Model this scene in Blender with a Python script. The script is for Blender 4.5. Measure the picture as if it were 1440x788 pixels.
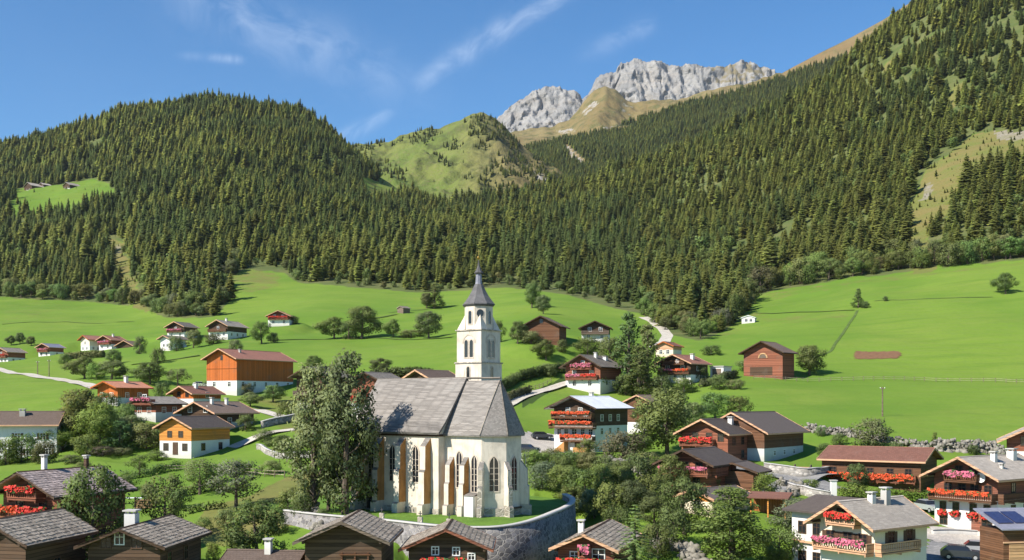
import bpy, math, random, bisect
import numpy as np
from mathutils import Vector
R = math.radians
for _o in list(bpy.data.objects): bpy.data.objects.remove(_o)
SC = bpy.context.scene
COL = SC.collection
random.seed(7); RNG = np.random.default_rng(7)

# ------------------------------------------------------------------ camera, sky, sun, exposure
FPX, CX, HY = 1500.0, 720.0, 565.0          # focal length and horizon in pixels of the 1440-wide photograph
cam_d = bpy.data.cameras.new('camera'); cam = bpy.data.objects.new('camera', cam_d); COL.objects.link(cam)
cam.location = (0, 0, 0); cam.rotation_euler = (R(90), 0, 0)
cam_d.sensor_width = 36; cam_d.lens = 36 * FPX / 1440; cam_d.shift_y = (HY - 394) / 1440
cam_d.clip_start = 1; cam_d.clip_end = 30000
SC.camera = cam
SUN_AZ, SUN_EL = R(55), R(41)               # sun behind the camera's left shoulder
sun_dir = Vector((-math.sin(SUN_AZ) * math.cos(SUN_EL), -math.cos(SUN_AZ) * math.cos(SUN_EL), math.sin(SUN_EL)))
sun_d = bpy.data.lights.new('sun', 'SUN'); sun = bpy.data.objects.new('sun', sun_d); COL.objects.link(sun)
sun_d.energy = 5.0; sun_d.angle = R(0.5); sun_d.color = (1.0, 0.94, 0.84)
sun.rotation_euler = (-sun_dir).to_track_quat('-Z', 'Y').to_euler(); sun.location = (-60, -40, 80)
SC.view_settings.view_transform = 'Standard'; SC.view_settings.look = 'None'
SC.view_settings.exposure = 0.62; SC.view_settings.gamma = 1.0
SC.cycles.max_bounces = 6; SC.cycles.diffuse_bounces = 3; SC.cycles.transparent_max_bounces = 6
SC.cycles.volume_bounces = 0

class NT:
    def __init__(s, tree): s.t = tree; s.t.nodes.clear()
    def n(s, typ, ins=None, **kw):
        nd = s.t.nodes.new(typ)
        for k, v in kw.items(): setattr(nd, k, v)
        for k, v in (ins or {}).items():
            sock = nd.inputs[k]
            if hasattr(v, 'links') or isinstance(v, bpy.types.NodeSocket): s.t.links.new(v, sock)
            else: sock.default_value = v
        return nd
    def math(s, op, a, b=0.0, clamp=False):
        return s.n('ShaderNodeMath', {0: a, 1: b}, operation=op, use_clamp=clamp).outputs[0]
    def mix(s, f, a, b, blend='MIX'):
        nd = s.n('ShaderNodeMix', data_type='RGBA', blend_type=blend)
        for idx, v in ((0, f), (6, a), (7, b)):
            if isinstance(v, bpy.types.NodeSocket): s.t.links.new(v, nd.inputs[idx])
            elif idx == 0: nd.inputs[0].default_value = v
            else: nd.inputs[idx].default_value = tuple(v) + (1,) if len(v) == 3 else v
        return nd.outputs[2]
    def ramp(s, f, a, b, lo=0.0, hi=1.0):
        return s.n('ShaderNodeMapRange', {0: f, 1: a, 2: b, 3: lo, 4: hi}, interpolation_type='SMOOTHSTEP').outputs[0]
    def noise(s, vec, scale, detail=3, rough=.55, dist=0.0):
        return s.n('ShaderNodeTexNoise', {'Vector': vec, 'Scale': scale, 'Detail': detail, 'Roughness': rough, 'Distortion': dist}).outputs[0]
    def mapv(s, vec, sc=(1, 1, 1), loc=(0, 0, 0), rot=(0, 0, 0)):
        return s.n('ShaderNodeMapping', {'Vector': vec, 'Scale': sc, 'Location': loc, 'Rotation': rot}).outputs[0]

W = bpy.data.worlds.new("World"); SC.world = W; W.use_nodes = True
w = NT(W.node_tree)
sky = w.n('ShaderNodeTexSky', sky_type='NISHITA', sun_disc=False)
sky.sun_elevation = SUN_EL; sky.sun_rotation = math.atan2(sun_dir.x, sun_dir.y)
sky.altitude = 1300; sky.air_density = 1.0; sky.dust_density = 0.15; sky.ozone_density = 2.2
tc = w.n('ShaderNodeTexCoord').outputs['Generated']
sp = w.n('ShaderNodeSeparateXYZ', {0: tc})
yy = w.math('MAXIMUM', sp.outputs[1], 0.05)
su = w.math('DIVIDE', sp.outputs[0], yy); sv = w.math('DIVIDE', sp.outputs[2], yy)
cuv = w.n('ShaderNodeCombineXYZ', {0: su, 1: sv}).outputs[0]
def streak(p0, p1, width, amp, seed, stretch=7):
    """a band of cirrus between two directions (given in tangent coordinates of the sky)"""
    dx, dy = p1[0] - p0[0], p1[1] - p0[1]; L = math.hypot(dx, dy); a = math.atan2(dy, dx)
    m = w.mapv(w.n('ShaderNodeVectorMath', {0: cuv, 1: (p0[0], p0[1], 0)}, operation='SUBTRACT').outputs[0], rot=(0, 0, -a))
    s2 = w.n('ShaderNodeSeparateXYZ', {0: m})
    wob = w.noise(w.mapv(m, (3, 3, 1), (seed, 0, 0)), 3.0, 2)
    across = w.math('ADD', s2.outputs[1], w.math('MULTIPLY', w.math('SUBTRACT', wob, .5), width * 1.2))
    q = w.math('DIVIDE', across, width)
    g = w.math('POWER', 2.718, w.math('MULTIPLY', w.math('MULTIPLY', q, q), -1.0))
    e = w.math('MULTIPLY', w.ramp(s2.outputs[0], -.05, L * .25), w.ramp(s2.outputs[0], L * 1.05, L * .6))
    fib = w.noise(w.mapv(m, (6, 6 * stretch * .22, 1), (seed * 3, 1, 0), rot=(0, 0, .25)), 3.0, 6, .6, .9)
    return w.math('MULTIPLY', w.math('MULTIPLY', g, e), w.math('MULTIPLY', w.ramp(fib, .25, .95), amp))
def tg(x, y): return ((x - CX) / FPX, (HY - y) / FPX)
cl = None
for a in ((tg(230, -20), tg(640, 150), .024, .22, 1.0), (tg(600, 110), tg(840, -40), .010, .38, 2.0), (tg(310, 82), tg(352, 85), .004, .5, 3.3, 2),
          (tg(490, 190), tg(560, 150), .006, .4, 4.4), (tg(860, 60), tg(930, 25), .008, .22, 5.0)):
    s_ = streak(*a); cl = s_ if cl is None else w.math('MAXIMUM', cl, s_)
skyc = w.n('ShaderNodeHueSaturation', {'Color': sky.outputs[0], 'Saturation': 1.32, 'Value': 1.0}).outputs[0]
skymix = w.mix(w.math('MINIMUM', cl, .8), skyc, (8.5, 9.0, 9.8))
bg = w.n('ShaderNodeBackground', {0: skymix, 1: 0.108})
w.t.links.new(bg.outputs[0], w.n('ShaderNodeOutputWorld').inputs[0])

# ------------------------------------------------------------------ helpers
def tag(o, label=None, cat=None, group=None, kind=None):
    if label: o['label'] = label
    if cat: o['category'] = cat
    if group: o['group'] = group
    if kind: o['kind'] = kind
    return o
def empty(name, loc, rz=0, sc=1.0):
    o = bpy.data.objects.new(name, None); COL.objects.link(o); o.location = loc; o.rotation_euler = (0, 0, rz)
    o.scale = (sc, sc, sc) if not hasattr(sc, '__len__') else sc; o.empty_display_size = .3
    return o
def link(name, me, parent=None, loc=None, rz=0):
    o = bpy.data.objects.new(name, me); COL.objects.link(o)
    if parent: o.parent = parent
    if loc is not None: o.location = loc
    if rz: o.rotation_euler = (0, 0, rz)
    return o
class MB:
    """collects faces and links them as one mesh object"""
    def __init__(s): s.v = []; s.f = []; s.m = []; s.r = []
    def face(s, pts, m=0, r=None):
        i = len(s.v); s.v += [tuple(p) for p in pts]; s.f.append(tuple(range(i, i + len(pts)))); s.m.append(m)
        s.r.append(random.random() if r is None else r)
    def prism(s, poly, vec, m=0, cap=True):
        """poly: list of 3-D points (counter-clockwise seen from +vec side), extruded along vec"""
        i = len(s.v); n = len(poly); V = Vector(vec); rr = random.random()
        s.v += [tuple(p) for p in poly] + [tuple(Vector(p) + V) for p in poly]
        for k in range(n):
            s.f.append((i + k, i + (k + 1) % n, i + n + (k + 1) % n, i + n + k)); s.m.append(m); s.r.append(rr)
        if cap:
            s.f.append(tuple(range(i + n - 1, i - 1, -1))); s.m.append(m); s.r.append(rr)
            s.f.append(tuple(range(i + n, i + 2 * n))); s.m.append(m); s.r.append(rr)
    def box(s, x0, x1, y0, y1, z0, z1, m=0):
        s.prism([(x0, y0, z0), (x1, y0, z0), (x1, y1, z0), (x0, y1, z0)], (0, 0, z1 - z0), m)
    def tube(s, pts, rad, n=6, m=0, cap=True):
        pts = [Vector(p) for p in pts]; i = len(s.v); rr = random.random()
        for k, p in enumerate(pts):
            d = (pts[min(k + 1, len(pts) - 1)] - pts[max(k - 1, 0)]).normalized()
            a = d.orthogonal().normalized() if abs(d.z) < .95 else Vector((1, 0, 0)); a = (a - d * a.dot(d)).normalized(); b = d.cross(a)
            for j in range(n):
                t = 2 * math.pi * j / n
                s.v.append(tuple(p + (a * math.cos(t) + b * math.sin(t)) * rad[k]))
        for k in range(len(pts) - 1):
            for j in range(n):
                s.f.append((i + k * n + j, i + k * n + (j + 1) % n, i + (k + 1) * n + (j + 1) % n, i + (k + 1) * n + j)); s.m.append(m); s.r.append(rr)
        if cap:
            s.f.append(tuple(i + j for j in range(n))[::-1]); s.m.append(m); s.r.append(rr)
            s.f.append(tuple(i + (len(pts) - 1) * n + j for j in range(n))); s.m.append(m); s.r.append(rr)
    def lathe(s, prof, n=8, c=(0, 0), rot=0, m=0):
        i = len(s.v); rr = random.random()
        for z, r in prof:
            for j in range(n):
                t = rot + 2 * math.pi * j / n
                s.v.append((c[0] + r * math.cos(t), c[1] + r * math.sin(t), z))
        for k in range(len(prof) - 1):
            for j in range(n):
                s.f.append((i + k * n + j, i + k * n + (j + 1) % n, i + (k + 1) * n + (j + 1) % n, i + (k + 1) * n + j)); s.m.append(m); s.r.append(rr)
        s.f.append(tuple(i + j for j in range(n))[::-1]); s.m.append(m); s.r.append(rr)
        s.f.append(tuple(i + (len(prof) - 1) * n + j for j in range(n))); s.m.append(m); s.r.append(rr)
    def mesh(s, name, mats, smooth=False):
        me = bpy.data.meshes.new(name); me.from_pydata(s.v, [], s.f)
        for m in (mats if isinstance(mats, (list, tuple)) else [mats]): me.materials.append(m)
        me.polygons.foreach_set('material_index', s.m)
        at = me.attributes.new('rnd', 'FLOAT', 'FACE'); at.data.foreach_set('value', s.r)
        if smooth: me.polygons.foreach_set('use_smooth', [True] * len(s.f))
        me.update(); return me
    def build(s, name, mats, parent=None, loc=None, rz=0, smooth=False):
        return link(name, s.mesh(name, mats, smooth), parent, loc, rz)
def npmesh(name, V, F, mats, midx=None, attrs=None, smooth=False):
    """fast mesh from numpy arrays; F is (n,3) or (n,4)"""
    me = bpy.data.meshes.new(name); V = np.asarray(V, np.float32); F = np.asarray(F, np.int32); n, k = F.shape
    me.vertices.add(len(V)); me.vertices.foreach_set('co', V.ravel())
    me.loops.add(n * k); me.loops.foreach_set('vertex_index', F.ravel())
    me.polygons.add(n); me.polygons.foreach_set('loop_start', np.arange(0, n * k, k, dtype=np.int32))
    try: me.polygons.foreach_set('loop_total', np.full(n, k, np.int32))
    except Exception: pass
    for m in (mats if isinstance(mats, (list, tuple)) else [mats]): me.materials.append(m)
    if midx is not None: me.polygons.foreach_set('material_index', np.asarray(midx, np.int32))
    for kx, arr in (attrs or {}).items():
        dom = 'POINT' if len(arr) == len(V) else 'FACE'; vec = np.ndim(arr) == 2
        at = me.attributes.new(kx, 'FLOAT_VECTOR' if vec else 'FLOAT', dom); at.data.foreach_set('vector' if vec else 'value', np.asarray(arr, np.float32).ravel())
    if smooth: me.polygons.foreach_set('use_smooth', np.ones(n, bool))
    me.update(calc_edges=True); me.validate(); return me

def perlin(x, y, seed=0):
    x = np.asarray(x, float); y = np.asarray(y, float)
    xi = np.floor(x).astype(np.int64); yi = np.floor(y).astype(np.int64); xf = x - xi; yf = y - yi
    def g(ix, iy):
        h = (ix * 374761393 + iy * 668265263 + seed * 1442695041) & 0xffffffff
        h = ((h ^ (h >> 13)) * 1274126177) & 0xffffffff; h = h ^ (h >> 16)
        a = (h % 4096) / 4096.0 * 2 * np.pi
        return np.cos(a), np.sin(a)
    def d(ix, iy, dx, dy):
        cx, cy = g(ix, iy); return cx * dx + cy * dy
    u = xf ** 3 * (xf * (xf * 6 - 15) + 10); v = yf ** 3 * (yf * (yf * 6 - 15) + 10)
    a = d(xi, yi, xf, yf); b = d(xi + 1, yi, xf - 1, yf); c = d(xi, yi + 1, xf, yf - 1); e = d(xi + 1, yi + 1, xf - 1, yf - 1)
    return (a + (b - a) * u + (c - a) * v + (a - b - c + e) * u * v) * 1.5
def fbm(x, y, oct=4, seed=0, gain=.5):
    t = 0; amp = 1
    for k in range(oct):
        t = t + amp * perlin(np.asarray(x) * 2 ** k, np.asarray(y) * 2 ** k, seed + k); amp *= gain
    return t
def ridged(x, y, oct=4, seed=0):
    t = 0; amp = 1
    for k in range(oct):
        t = t + amp * (1 - 2 * np.abs(perlin(np.asarray(x) * 2 ** k, np.asarray(y) * 2 ** k, seed + k))); amp *= .5
    return t
def inpoly(x, y, poly):
    x = np.asarray(x); y = np.asarray(y); c = np.zeros(x.shape, bool); n = len(poly)
    for i in range(n):
        (x1, y1), (x2, y2) = poly[i], poly[(i + 1) % n]
        if y1 == y2: continue
        c ^= ((y1 > y) != (y2 > y)) & (x < (x2 - x1) * (y - y1) / (y2 - y1) + x1)
    return c

# ------------------------------------------------------------------ materials
MATS = {}
def newmat(name):
    m = bpy.data.materials.new(name); m.use_nodes = True; t = NT(m.node_tree)
    p = t.n('ShaderNodeBsdfPrincipled'); o = t.n('ShaderNodeOutputMaterial'); t.t.links.new(p.outputs[0], o.inputs[0])
    MATS[name] = m
    return m, t, p, o
def setp(t, p, col=None, rough=.8, spec=.3, normal=None, metal=0):
    if col is not None:
        if isinstance(col, bpy.types.NodeSocket): t.t.links.new(col, p.inputs['Base Color'])
        else: p.inputs['Base Color'].default_value = tuple(col) + (1,)
    if isinstance(rough, bpy.types.NodeSocket): t.t.links.new(rough, p.inputs['Roughness'])
    else: p.inputs['Roughness'].default_value = rough
    p.inputs['Specular IOR Level'].default_value = spec; p.inputs['Metallic'].default_value = metal
    if normal is not None: t.t.links.new(normal, p.inputs['Normal'])
def bump(t, h, dist, strength=1.0):
    return t.n('ShaderNodeBump', {'Height': h, 'Distance': dist, 'Strength': strength}).outputs[0]
def sc3(c, k): return tuple(min(1, v * k) for v in c)
def obj_co(t): return t.n('ShaderNodeTexCoord').outputs['Object']

def timber(name, c, plank=.22, vertical=False, var=.45):
    m, t, p, o = newmat(name); co = obj_co(t); s = t.n('ShaderNodeSeparateXYZ', {0: co})
    ax = t.math('ADD', s.outputs[0], t.math('MULTIPLY', s.outputs[1], 1.0)) if vertical else s.outputs[2]
    k = t.math('DIVIDE', ax, plank); fr = t.math('FRACT', k); fl = t.math('FLOOR', k)
    gap = t.math('MULTIPLY', t.ramp(fr, 0, .12), t.ramp(fr, 1, .9))
    rnd = t.n('ShaderNodeTexWhiteNoise', {'W': fl}, noise_dimensions='1D').outputs[0]
    grain = t.noise(t.mapv(co, (6, 6, .6) if vertical else (.5, .5, 9)), 3, 5, .6)
    wear = t.noise(co, .45, 4, .6)
    col = t.mix(rnd, sc3(c, 1 - var), sc3(c, 1 + var)); col = t.mix(t.ramp(grain, .3, .75), col, t.mix(.5, col, sc3(c, 1.7)))
    col = t.mix(t.math('MULTIPLY', t.ramp(wear, .48, .8), .45), col, sc3((.2, .17, .14), .8))
    col = t.mix(gap, sc3(c, .25), col)
    setp(t, p, col, .82, .2, bump(t, t.math('ADD', gap, t.math('MULTIPLY', grain, .3)), .02, .7)); return m
def plaster(name, c, dirt=.35):
    m, t, p, o = newmat(name); co = obj_co(t); s = t.n('ShaderNodeSeparateXYZ', {0: co})
    a = t.noise(co, .7, 5, .6); b = t.noise(t.mapv(co, (2, 2, .25)), 2, 4, .6)
    damp = t.math('MULTIPLY', t.ramp(t.math('ADD', s.outputs[2], t.math('MULTIPLY', a, 2.4)), 2.3, .6), .6)
    col = t.mix(t.math('MULTIPLY', t.ramp(a, .42, .75), dirt), c, sc3(c, .66))
    col = t.mix(t.math('MULTIPLY', t.ramp(b, .5, .8), dirt), col, (c[0] * .62, c[1] * .56, c[2] * .47))
    col = t.mix(damp, col, (c[0] * .62, c[1] * .58, c[2] * .5))
    setp(t, p, col, .9, .15, bump(t, t.noise(co, 14, 3), .012, .5)); return m
def shingle(name, c, row=.3, wid=.22, var=.5, lichen=(.3, .28, .2)):
    m, t, p, o = newmat(name); co = obj_co(t); s = t.n('ShaderNodeSeparateXYZ', {0: co})
    sl = t.math('MULTIPLY', s.outputs[2], 2.4)
    v = t.n('ShaderNodeCombineXYZ', {0: t.math('ADD', s.outputs[1], t.math('MULTIPLY', s.outputs[0], .13)), 1: sl}).outputs[0]
    br = t.n('ShaderNodeTexBrick', {'Vector': v, 'Color1': (0, 0, 0, 1), 'Color2': (1, 1, 1, 1), 'Mortar': (.2, .2, .2, 1), 'Scale': 1.0,
             'Mortar Size': .018, 'Brick Width': wid, 'Row Height': row, 'Bias': 0.0})
    big = t.noise(co, .35, 5, .65); fine = t.noise(t.mapv(co, (9, 1.5, 9)), 2.2, 3)
    at = t.n('ShaderNodeAttribute', attribute_name='rnd').outputs['Fac']
    col = t.mix(br.outputs[0], sc3(c, 1 - var), sc3(c, 1 + var)); col = t.mix(t.ramp(at, 0, 1), t.mix(.5, col, sc3(c, .45)), t.mix(.45, col, sc3(c, 1.75)))
    col = t.mix(t.math('MULTIPLY', t.ramp(big, .46, .75), .5), col, lichen); col = t.mix(t.math('MULTIPLY', t.ramp(fine, .5, .8), .4), col, sc3(c, 1.5))
    col = t.mix(t.math('MULTIPLY', t.ramp(fine, .47, .25), .5), col, sc3(c, .5))
    h = t.math('ADD', t.math('MULTIPLY', br.outputs[1], -1.0), t.math('MULTIPLY', fine, .5))
    setp(t, p, col, .85, .25, bump(t, h, .03, .8)); return m
def stone(name, c, scale=1.6, var=.5, mortar=(.32, .3, .27)):
    m, t, p, o = newmat(name); co = obj_co(t); d = t.noise(co, 2.0, 2)
    vv = t.n('ShaderNodeVectorMath', {0: t.mapv(co, (1, 1, 1.5)), 1: t.n('ShaderNodeCombineXYZ', {0: t.math('MULTIPLY', d, .3), 2: t.math('MULTIPLY', d, .3)}).outputs[0]}, operation='ADD').outputs[0]
    v = t.n('ShaderNodeTexVoronoi', {'Vector': vv, 'Scale': scale}); e = t.n('ShaderNodeTexVoronoi', {'Vector': vv, 'Scale': scale}, feature='DISTANCE_TO_EDGE')
    s = t.n('ShaderNodeSeparateColor', {0: v.outputs['Color']}).outputs[0]
    col = t.mix(s, sc3(c, 1 - var), sc3(c, 1 + var)); col = t.mix(t.ramp(t.noise(co, .6, 5, .65), .45, .7), col, sc3(c, .55))
    ed = t.ramp(e.outputs['Distance'], .02, .09); col = t.mix(ed, mortar, col)
    setp(t, p, col, .92, .15, bump(t, t.math('ADD', ed, t.math('MULTIPLY', t.noise(co, 9, 3), .4)), .05, .8)); return m
def flat(name, c, rough=.6, spec=.3, metal=0, nv=.15, ns=3):
    m, t, p, o = newmat(name); co = obj_co(t); a = t.noise(co, ns, 4, .6)
    setp(t, p, t.mix(t.ramp(a, .3, .7), sc3(c, 1 - nv), sc3(c, 1 + nv)), rough, spec, None, metal); return m
def leafmat(name, c, use_obj=True, trans=.3, var=.35, hue=.02, soft=.72):
    m, t, p, o = newmat(name)
    oi = t.n('ShaderNodeObjectInfo'); pos = t.n('ShaderNodeNewGeometry').outputs['Position']
    rnd = t.n('ShaderNodeAttribute', attribute_name='rnd').outputs['Fac']
    base = t.mix(1.0, c, oi.outputs['Color'], 'MULTIPLY') if use_obj else t.mix(0.0, c, c)
    big = t.noise(pos, .55 if use_obj else .012, 3, .6)
    val = t.math('ADD', t.math('MULTIPLY', rnd, var * 1.4), t.math('ADD', t.math('MULTIPLY', big, var * 1.4), t.math('MULTIPLY', oi.outputs['Random'], var * 1.5)))
    hs = t.n('ShaderNodeHueSaturation', {'Color': base, 'Hue': t.math('ADD', .5 - hue * 1.2, t.math('MULTIPLY', oi.outputs['Random'], hue * 1.5)), 'Saturation': 1.0,
             'Value': t.math('ADD', 1 - var * 2.15, val)}).outputs[0]
    ov = t.n('ShaderNodeVectorTransform', {0: t.n('ShaderNodeAttribute', attribute_name='out').outputs['Vector']}, vector_type='NORMAL', convert_from='OBJECT', convert_to='WORLD').outputs[0]
    vs = lambda v, k: t.n('ShaderNodeVectorMath', {0: v, 3: k}, operation='SCALE').outputs[0]
    nn = t.n('ShaderNodeVectorMath', {0: vs(ov, soft), 1: vs(t.n('ShaderNodeNewGeometry').outputs['Normal'], 1 - soft)}, operation='ADD').outputs[0]
    nn = t.n('ShaderNodeVectorMath', {0: nn}, operation='NORMALIZE').outputs[0]
    setp(t, p, hs, .6, .2, nn)
    tr = t.n('ShaderNodeBsdfTranslucent', {0: t.mix(.5, hs, t.mix(1.0, hs, (1.5, 1.5, .5), 'MULTIPLY'))})
    mx = t.n('ShaderNodeMixShader', {0: trans, 1: p.outputs[0], 2: tr.outputs[0]}); t.t.links.new(mx.outputs[0], o.inputs[0]); return m

timber('old_wood', (.075, .045, .028)); timber('grey_wood', (.16, .12, .09)); timber('brown_wood', (.13, .062, .033)); timber('red_wood', (.23, .085, .05))
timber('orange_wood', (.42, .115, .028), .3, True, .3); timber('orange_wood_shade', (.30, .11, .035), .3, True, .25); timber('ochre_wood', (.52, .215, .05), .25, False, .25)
timber('trim_wood', (.52, .30, .18), .4, False, .2); timber('log_wood', (.085, .052, .033), .3, False, .5); timber('pale_wood', (.42, .25, .13), .3, False, .3); timber('fence_wood', (.33, .27, .2), .1, True)
plaster('white_plaster', (.74, .72, .68), .25); plaster('church_plaster', (.68, .605, .50), .85); plaster('cream_plaster', (.76, .66, .50), .2); plaster('grey_plaster', (.60, .60, .58), .25)
plaster('ochre_plaster', (.46, .235, .085), .9); plaster('concrete', (.48, .46, .43), .4)
shingle('grey_shingle', (.22, .19, .16)); shingle('old_shingle', (.335, .28, .22), .34, .26, .65, (.34, .33, .27)); shingle('brown_shingle', (.16, .115, .09), .3, .3, .2, (.14, .11, .09))
shingle('dark_tile', (.105, .085, .075), .32, .3, .15, (.12, .1, .085)); shingle('red_tile', (.26, .12, .085), .32, .28, .22, (.22, .13, .1)); shingle('terracotta_tile', (.46, .2, .12), .32, .28, .22, (.36, .22, .16))
shingle('church_shingle', (.25, .225, .20), .30, .2, .55, (.30, .285, .26)); shingle('pale_slate', (.36, .315, .265), .42, .6, .25, (.24, .22, .19)); shingle('purple_shingle', (.36, .29, .265), .32, .3, .4, (.34, .3, .28))
shingle('spire_shingle', (.12, .115, .115), .3, .2, .4, (.2, .2, .2))
flat('tin_roof', (.72, .73, .75), .5, .4, 0, .08, .6); flat('solar_panel', (.03, .035, .09), .2, .6); flat('metal_sheet', (.22, .22, .26), .45, .5)
stone('church_wall_stone', (.20, .19, .185), 1.5); stone('rubble', (.42, .39, .35), .9, .4, (.12, .11, .09)); stone('quoin_stone', (.42, .37, .3), 1.2, .35, (.5, .45, .38)); stone('field_stone', (.36, .33, .29), 1.8)
flat('window_white', (.75, .74, .7), .6); flat('window_brown', (.09, .05, .03), .6); flat('shutter_green', (.05, .12, .06), .6); flat('shutter_red', (.35, .07, .05), .6); flat('window_stone', (.55, .47, .38), .8)
m, t, p, o = newmat('glass'); setp(t, p, (.018, .02, .024), .08, .6)
flat('flower_red', (.52, .04, .028), .6, .2, 0, .4, 9); flat('flower_orange', (.60, .085, .03), .6, .2, 0, .4, 9); flat('flower_pink', (.52, .13, .20), .6, .2, 0, .4, 9); flat('flower_leaf', (.045, .10, .025), .6, .2, 0, .4, 9)
flat('gold', (.75, .45, .1), .3, .5, 1, .05); flat('iron', (.05, .05, .05), .5, .4); flat('rubber', (.02, .02, .02), .8); flat('white_paint', (.8, .8, .78), .5); flat('dish_white', (.78, .78, .76), .4)
flat('car_dark', (.03, .035, .045), .25, .6, 0, .05); flat('car_silver', (.45, .46, .48), .28, .6, .3, .05); flat('car_white', (.8, .8, .8), .25, .6, 0, .03); flat('headlight', (.7, .7, .7), .1, .8)
leafmat('leaf', (1, 1, 1)); leafmat('spruce_leaf', (.110, .148, .048), False, .5, .26, .02, .8); leafmat('larch_leaf', (.185, .212, .060), False, .55, .22, .02, .85)
leafmat('wood_leaf', (.150, .205, .058), False, .4, .3, .025, .75); leafmat('near_spruce_leaf', (.125, .175, .055), False, .3, .4)
def barkmat():
    m, t, p, o = newmat('bark'); co = obj_co(t); a = t.noise(t.mapv(co, (5, 5, .8)), 3, 5, .65)
    setp(t, p, t.mix(t.ramp(a, .3, .7), (.05, .038, .028), (.17, .135, .105)), .9, .1, bump(t, a, .04)); return m
barkmat()
def groundmat(name, c1, c2, scale, bs=.03, c3=None):
    m, t, p, o = newmat(name); pos = t.n('ShaderNodeNewGeometry').outputs['Position']
    a = t.noise(pos, scale, 5, .6); b = t.noise(pos, scale * 9, 4, .7); col = t.mix(t.ramp(a, .35, .65), c1, c2)
    col = t.mix(t.ramp(b, .45, .75), col, c3 or sc3(c2, 1.35)); setp(t, p, col, .92, .15, bump(t, b, bs)); return m
groundmat('asphalt', (.19, .185, .18), (.26, .25, .235), .25, .01); groundmat('gravel', (.38, .34, .28), (.50, .46, .39), .5, .03); groundmat('paving', (.34, .31, .28), (.44, .40, .35), .4, .02)
groundmat('bank_grass', (.07, .105, .025), (.10, .15, .035), .3, .05); groundmat('lawn', (.085, .16, .022), (.12, .21, .03), .3, .05); groundmat('soil', (.14, .075, .04), (.2, .11, .06), 1.0, .06)

def terrain_mat():
    m, t, p, o = newmat('meadow'); pos = t.n('ShaderNodeNewGeometry').outputs['Position']
    A = lambda n: t.n('ShaderNodeAttribute', attribute_name=n).outputs['Fac']
    n1 = t.noise(pos, .011, 4, .55); n2 = t.noise(t.mapv(pos, (.6, 1, 1)), .06, 5, .65); n3 = t.noise(pos, .7, 4, .7); n4 = t.noise(t.mapv(pos, (.25, 1.6, .5), rot=(0, 0, .12)), .12, 3, .6)
    g = t.mix(t.ramp(n1, .35, .68), (.112, .200, .025), (.158, .242, .031)); g = t.mix(t.math('MULTIPLY', t.ramp(n2, .45, .75), .55), g, (.20, .25, .045))
    mw = t.math('FRACT', t.math('ADD', t.math('MULTIPLY', t.n('ShaderNodeSeparateXYZ', {0: t.mapv(pos, rot=(0, 0, .35))}).outputs[1], .16), t.math('MULTIPLY', n1, 3.0))); g = t.mix(t.math('MULTIPLY', t.math('MULTIPLY', t.ramp(mw, .35, .65), t.ramp(n1, .42, .6)), .28), g, (.165, .225, .045)); g = t.mix(t.math('MULTIPLY', t.ramp(n4, .5, .72), .5), g, (.100, .18, .022)); g = t.mix(t.math('MULTIPLY', t.ramp(n3, .4, .8), .4), g, (.10, .165, .025))
    dry = t.mix(t.ramp(n2, .35, .65), (.20, .165, .06), (.155, .17, .045)); dry = t.mix(t.math('MULTIPLY', t.ramp(n3, .45, .75), .6), dry, (.10, .105, .03))
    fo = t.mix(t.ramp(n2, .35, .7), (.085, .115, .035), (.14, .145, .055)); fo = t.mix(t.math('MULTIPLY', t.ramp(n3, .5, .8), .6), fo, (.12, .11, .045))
    ro = t.mix(t.ramp(n3, .35, .7), (.20, .175, .13), (.32, .29, .235))
    jit = t.math('MULTIPLY', t.math('SUBTRACT', t.noise(pos, .09, 4, .7), .5), .9)
    def msk(n): return t.ramp(t.math('ADD', A(n), jit), .3, .7)
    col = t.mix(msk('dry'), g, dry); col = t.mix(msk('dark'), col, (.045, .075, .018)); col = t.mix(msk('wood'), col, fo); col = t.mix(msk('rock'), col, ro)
    setp(t, p, col, .95, .1, bump(t, t.math('ADD', n3, n2), .25, .5)); return m
terrain_mat()
def alp_mat():
    m, t, p, o = newmat('alpine_grass'); pos = t.n('ShaderNodeNewGeometry').outputs['Position']
    A = lambda n: t.n('ShaderNodeAttribute', attribute_name=n).outputs['Fac']
    n1 = t.noise(pos, .004, 5, .6); n2 = t.noise(pos, .03, 5, .7); n3 = t.noise(pos, .12, 4, .7)
    g = t.mix(t.ramp(n1, .35, .65), (.115, .165, .034), (.17, .19, .05)); b = t.mix(t.ramp(n1, .35, .65), (.20, .135, .062), (.235, .175, .085))
    col = t.mix(A('brown'), g, b); col = t.mix(t.math('MULTIPLY', t.ramp(n2, .46, .66), .75), col, (.075, .09, .03)); col = t.mix(t.math('MULTIPLY', t.ramp(n3, .48, .72), .55), col, sc3((.2, .17, .08), 1.1))
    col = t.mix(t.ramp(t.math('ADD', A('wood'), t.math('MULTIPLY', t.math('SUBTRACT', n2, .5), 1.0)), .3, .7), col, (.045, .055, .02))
    col = t.mix(t.ramp(t.math('ADD', A('rock'), t.math('MULTIPLY', t.math('SUBTRACT', n2, .5), 1.3)), .4, .6), col, t.mix(t.ramp(n3, .3, .7), (.26, .23, .18), (.38, .35, .30)))
    setp(t, p, col, .95, .1, bump(t, t.math('ADD', n2, n3), 4, .6)); return m
alp_mat()
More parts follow.
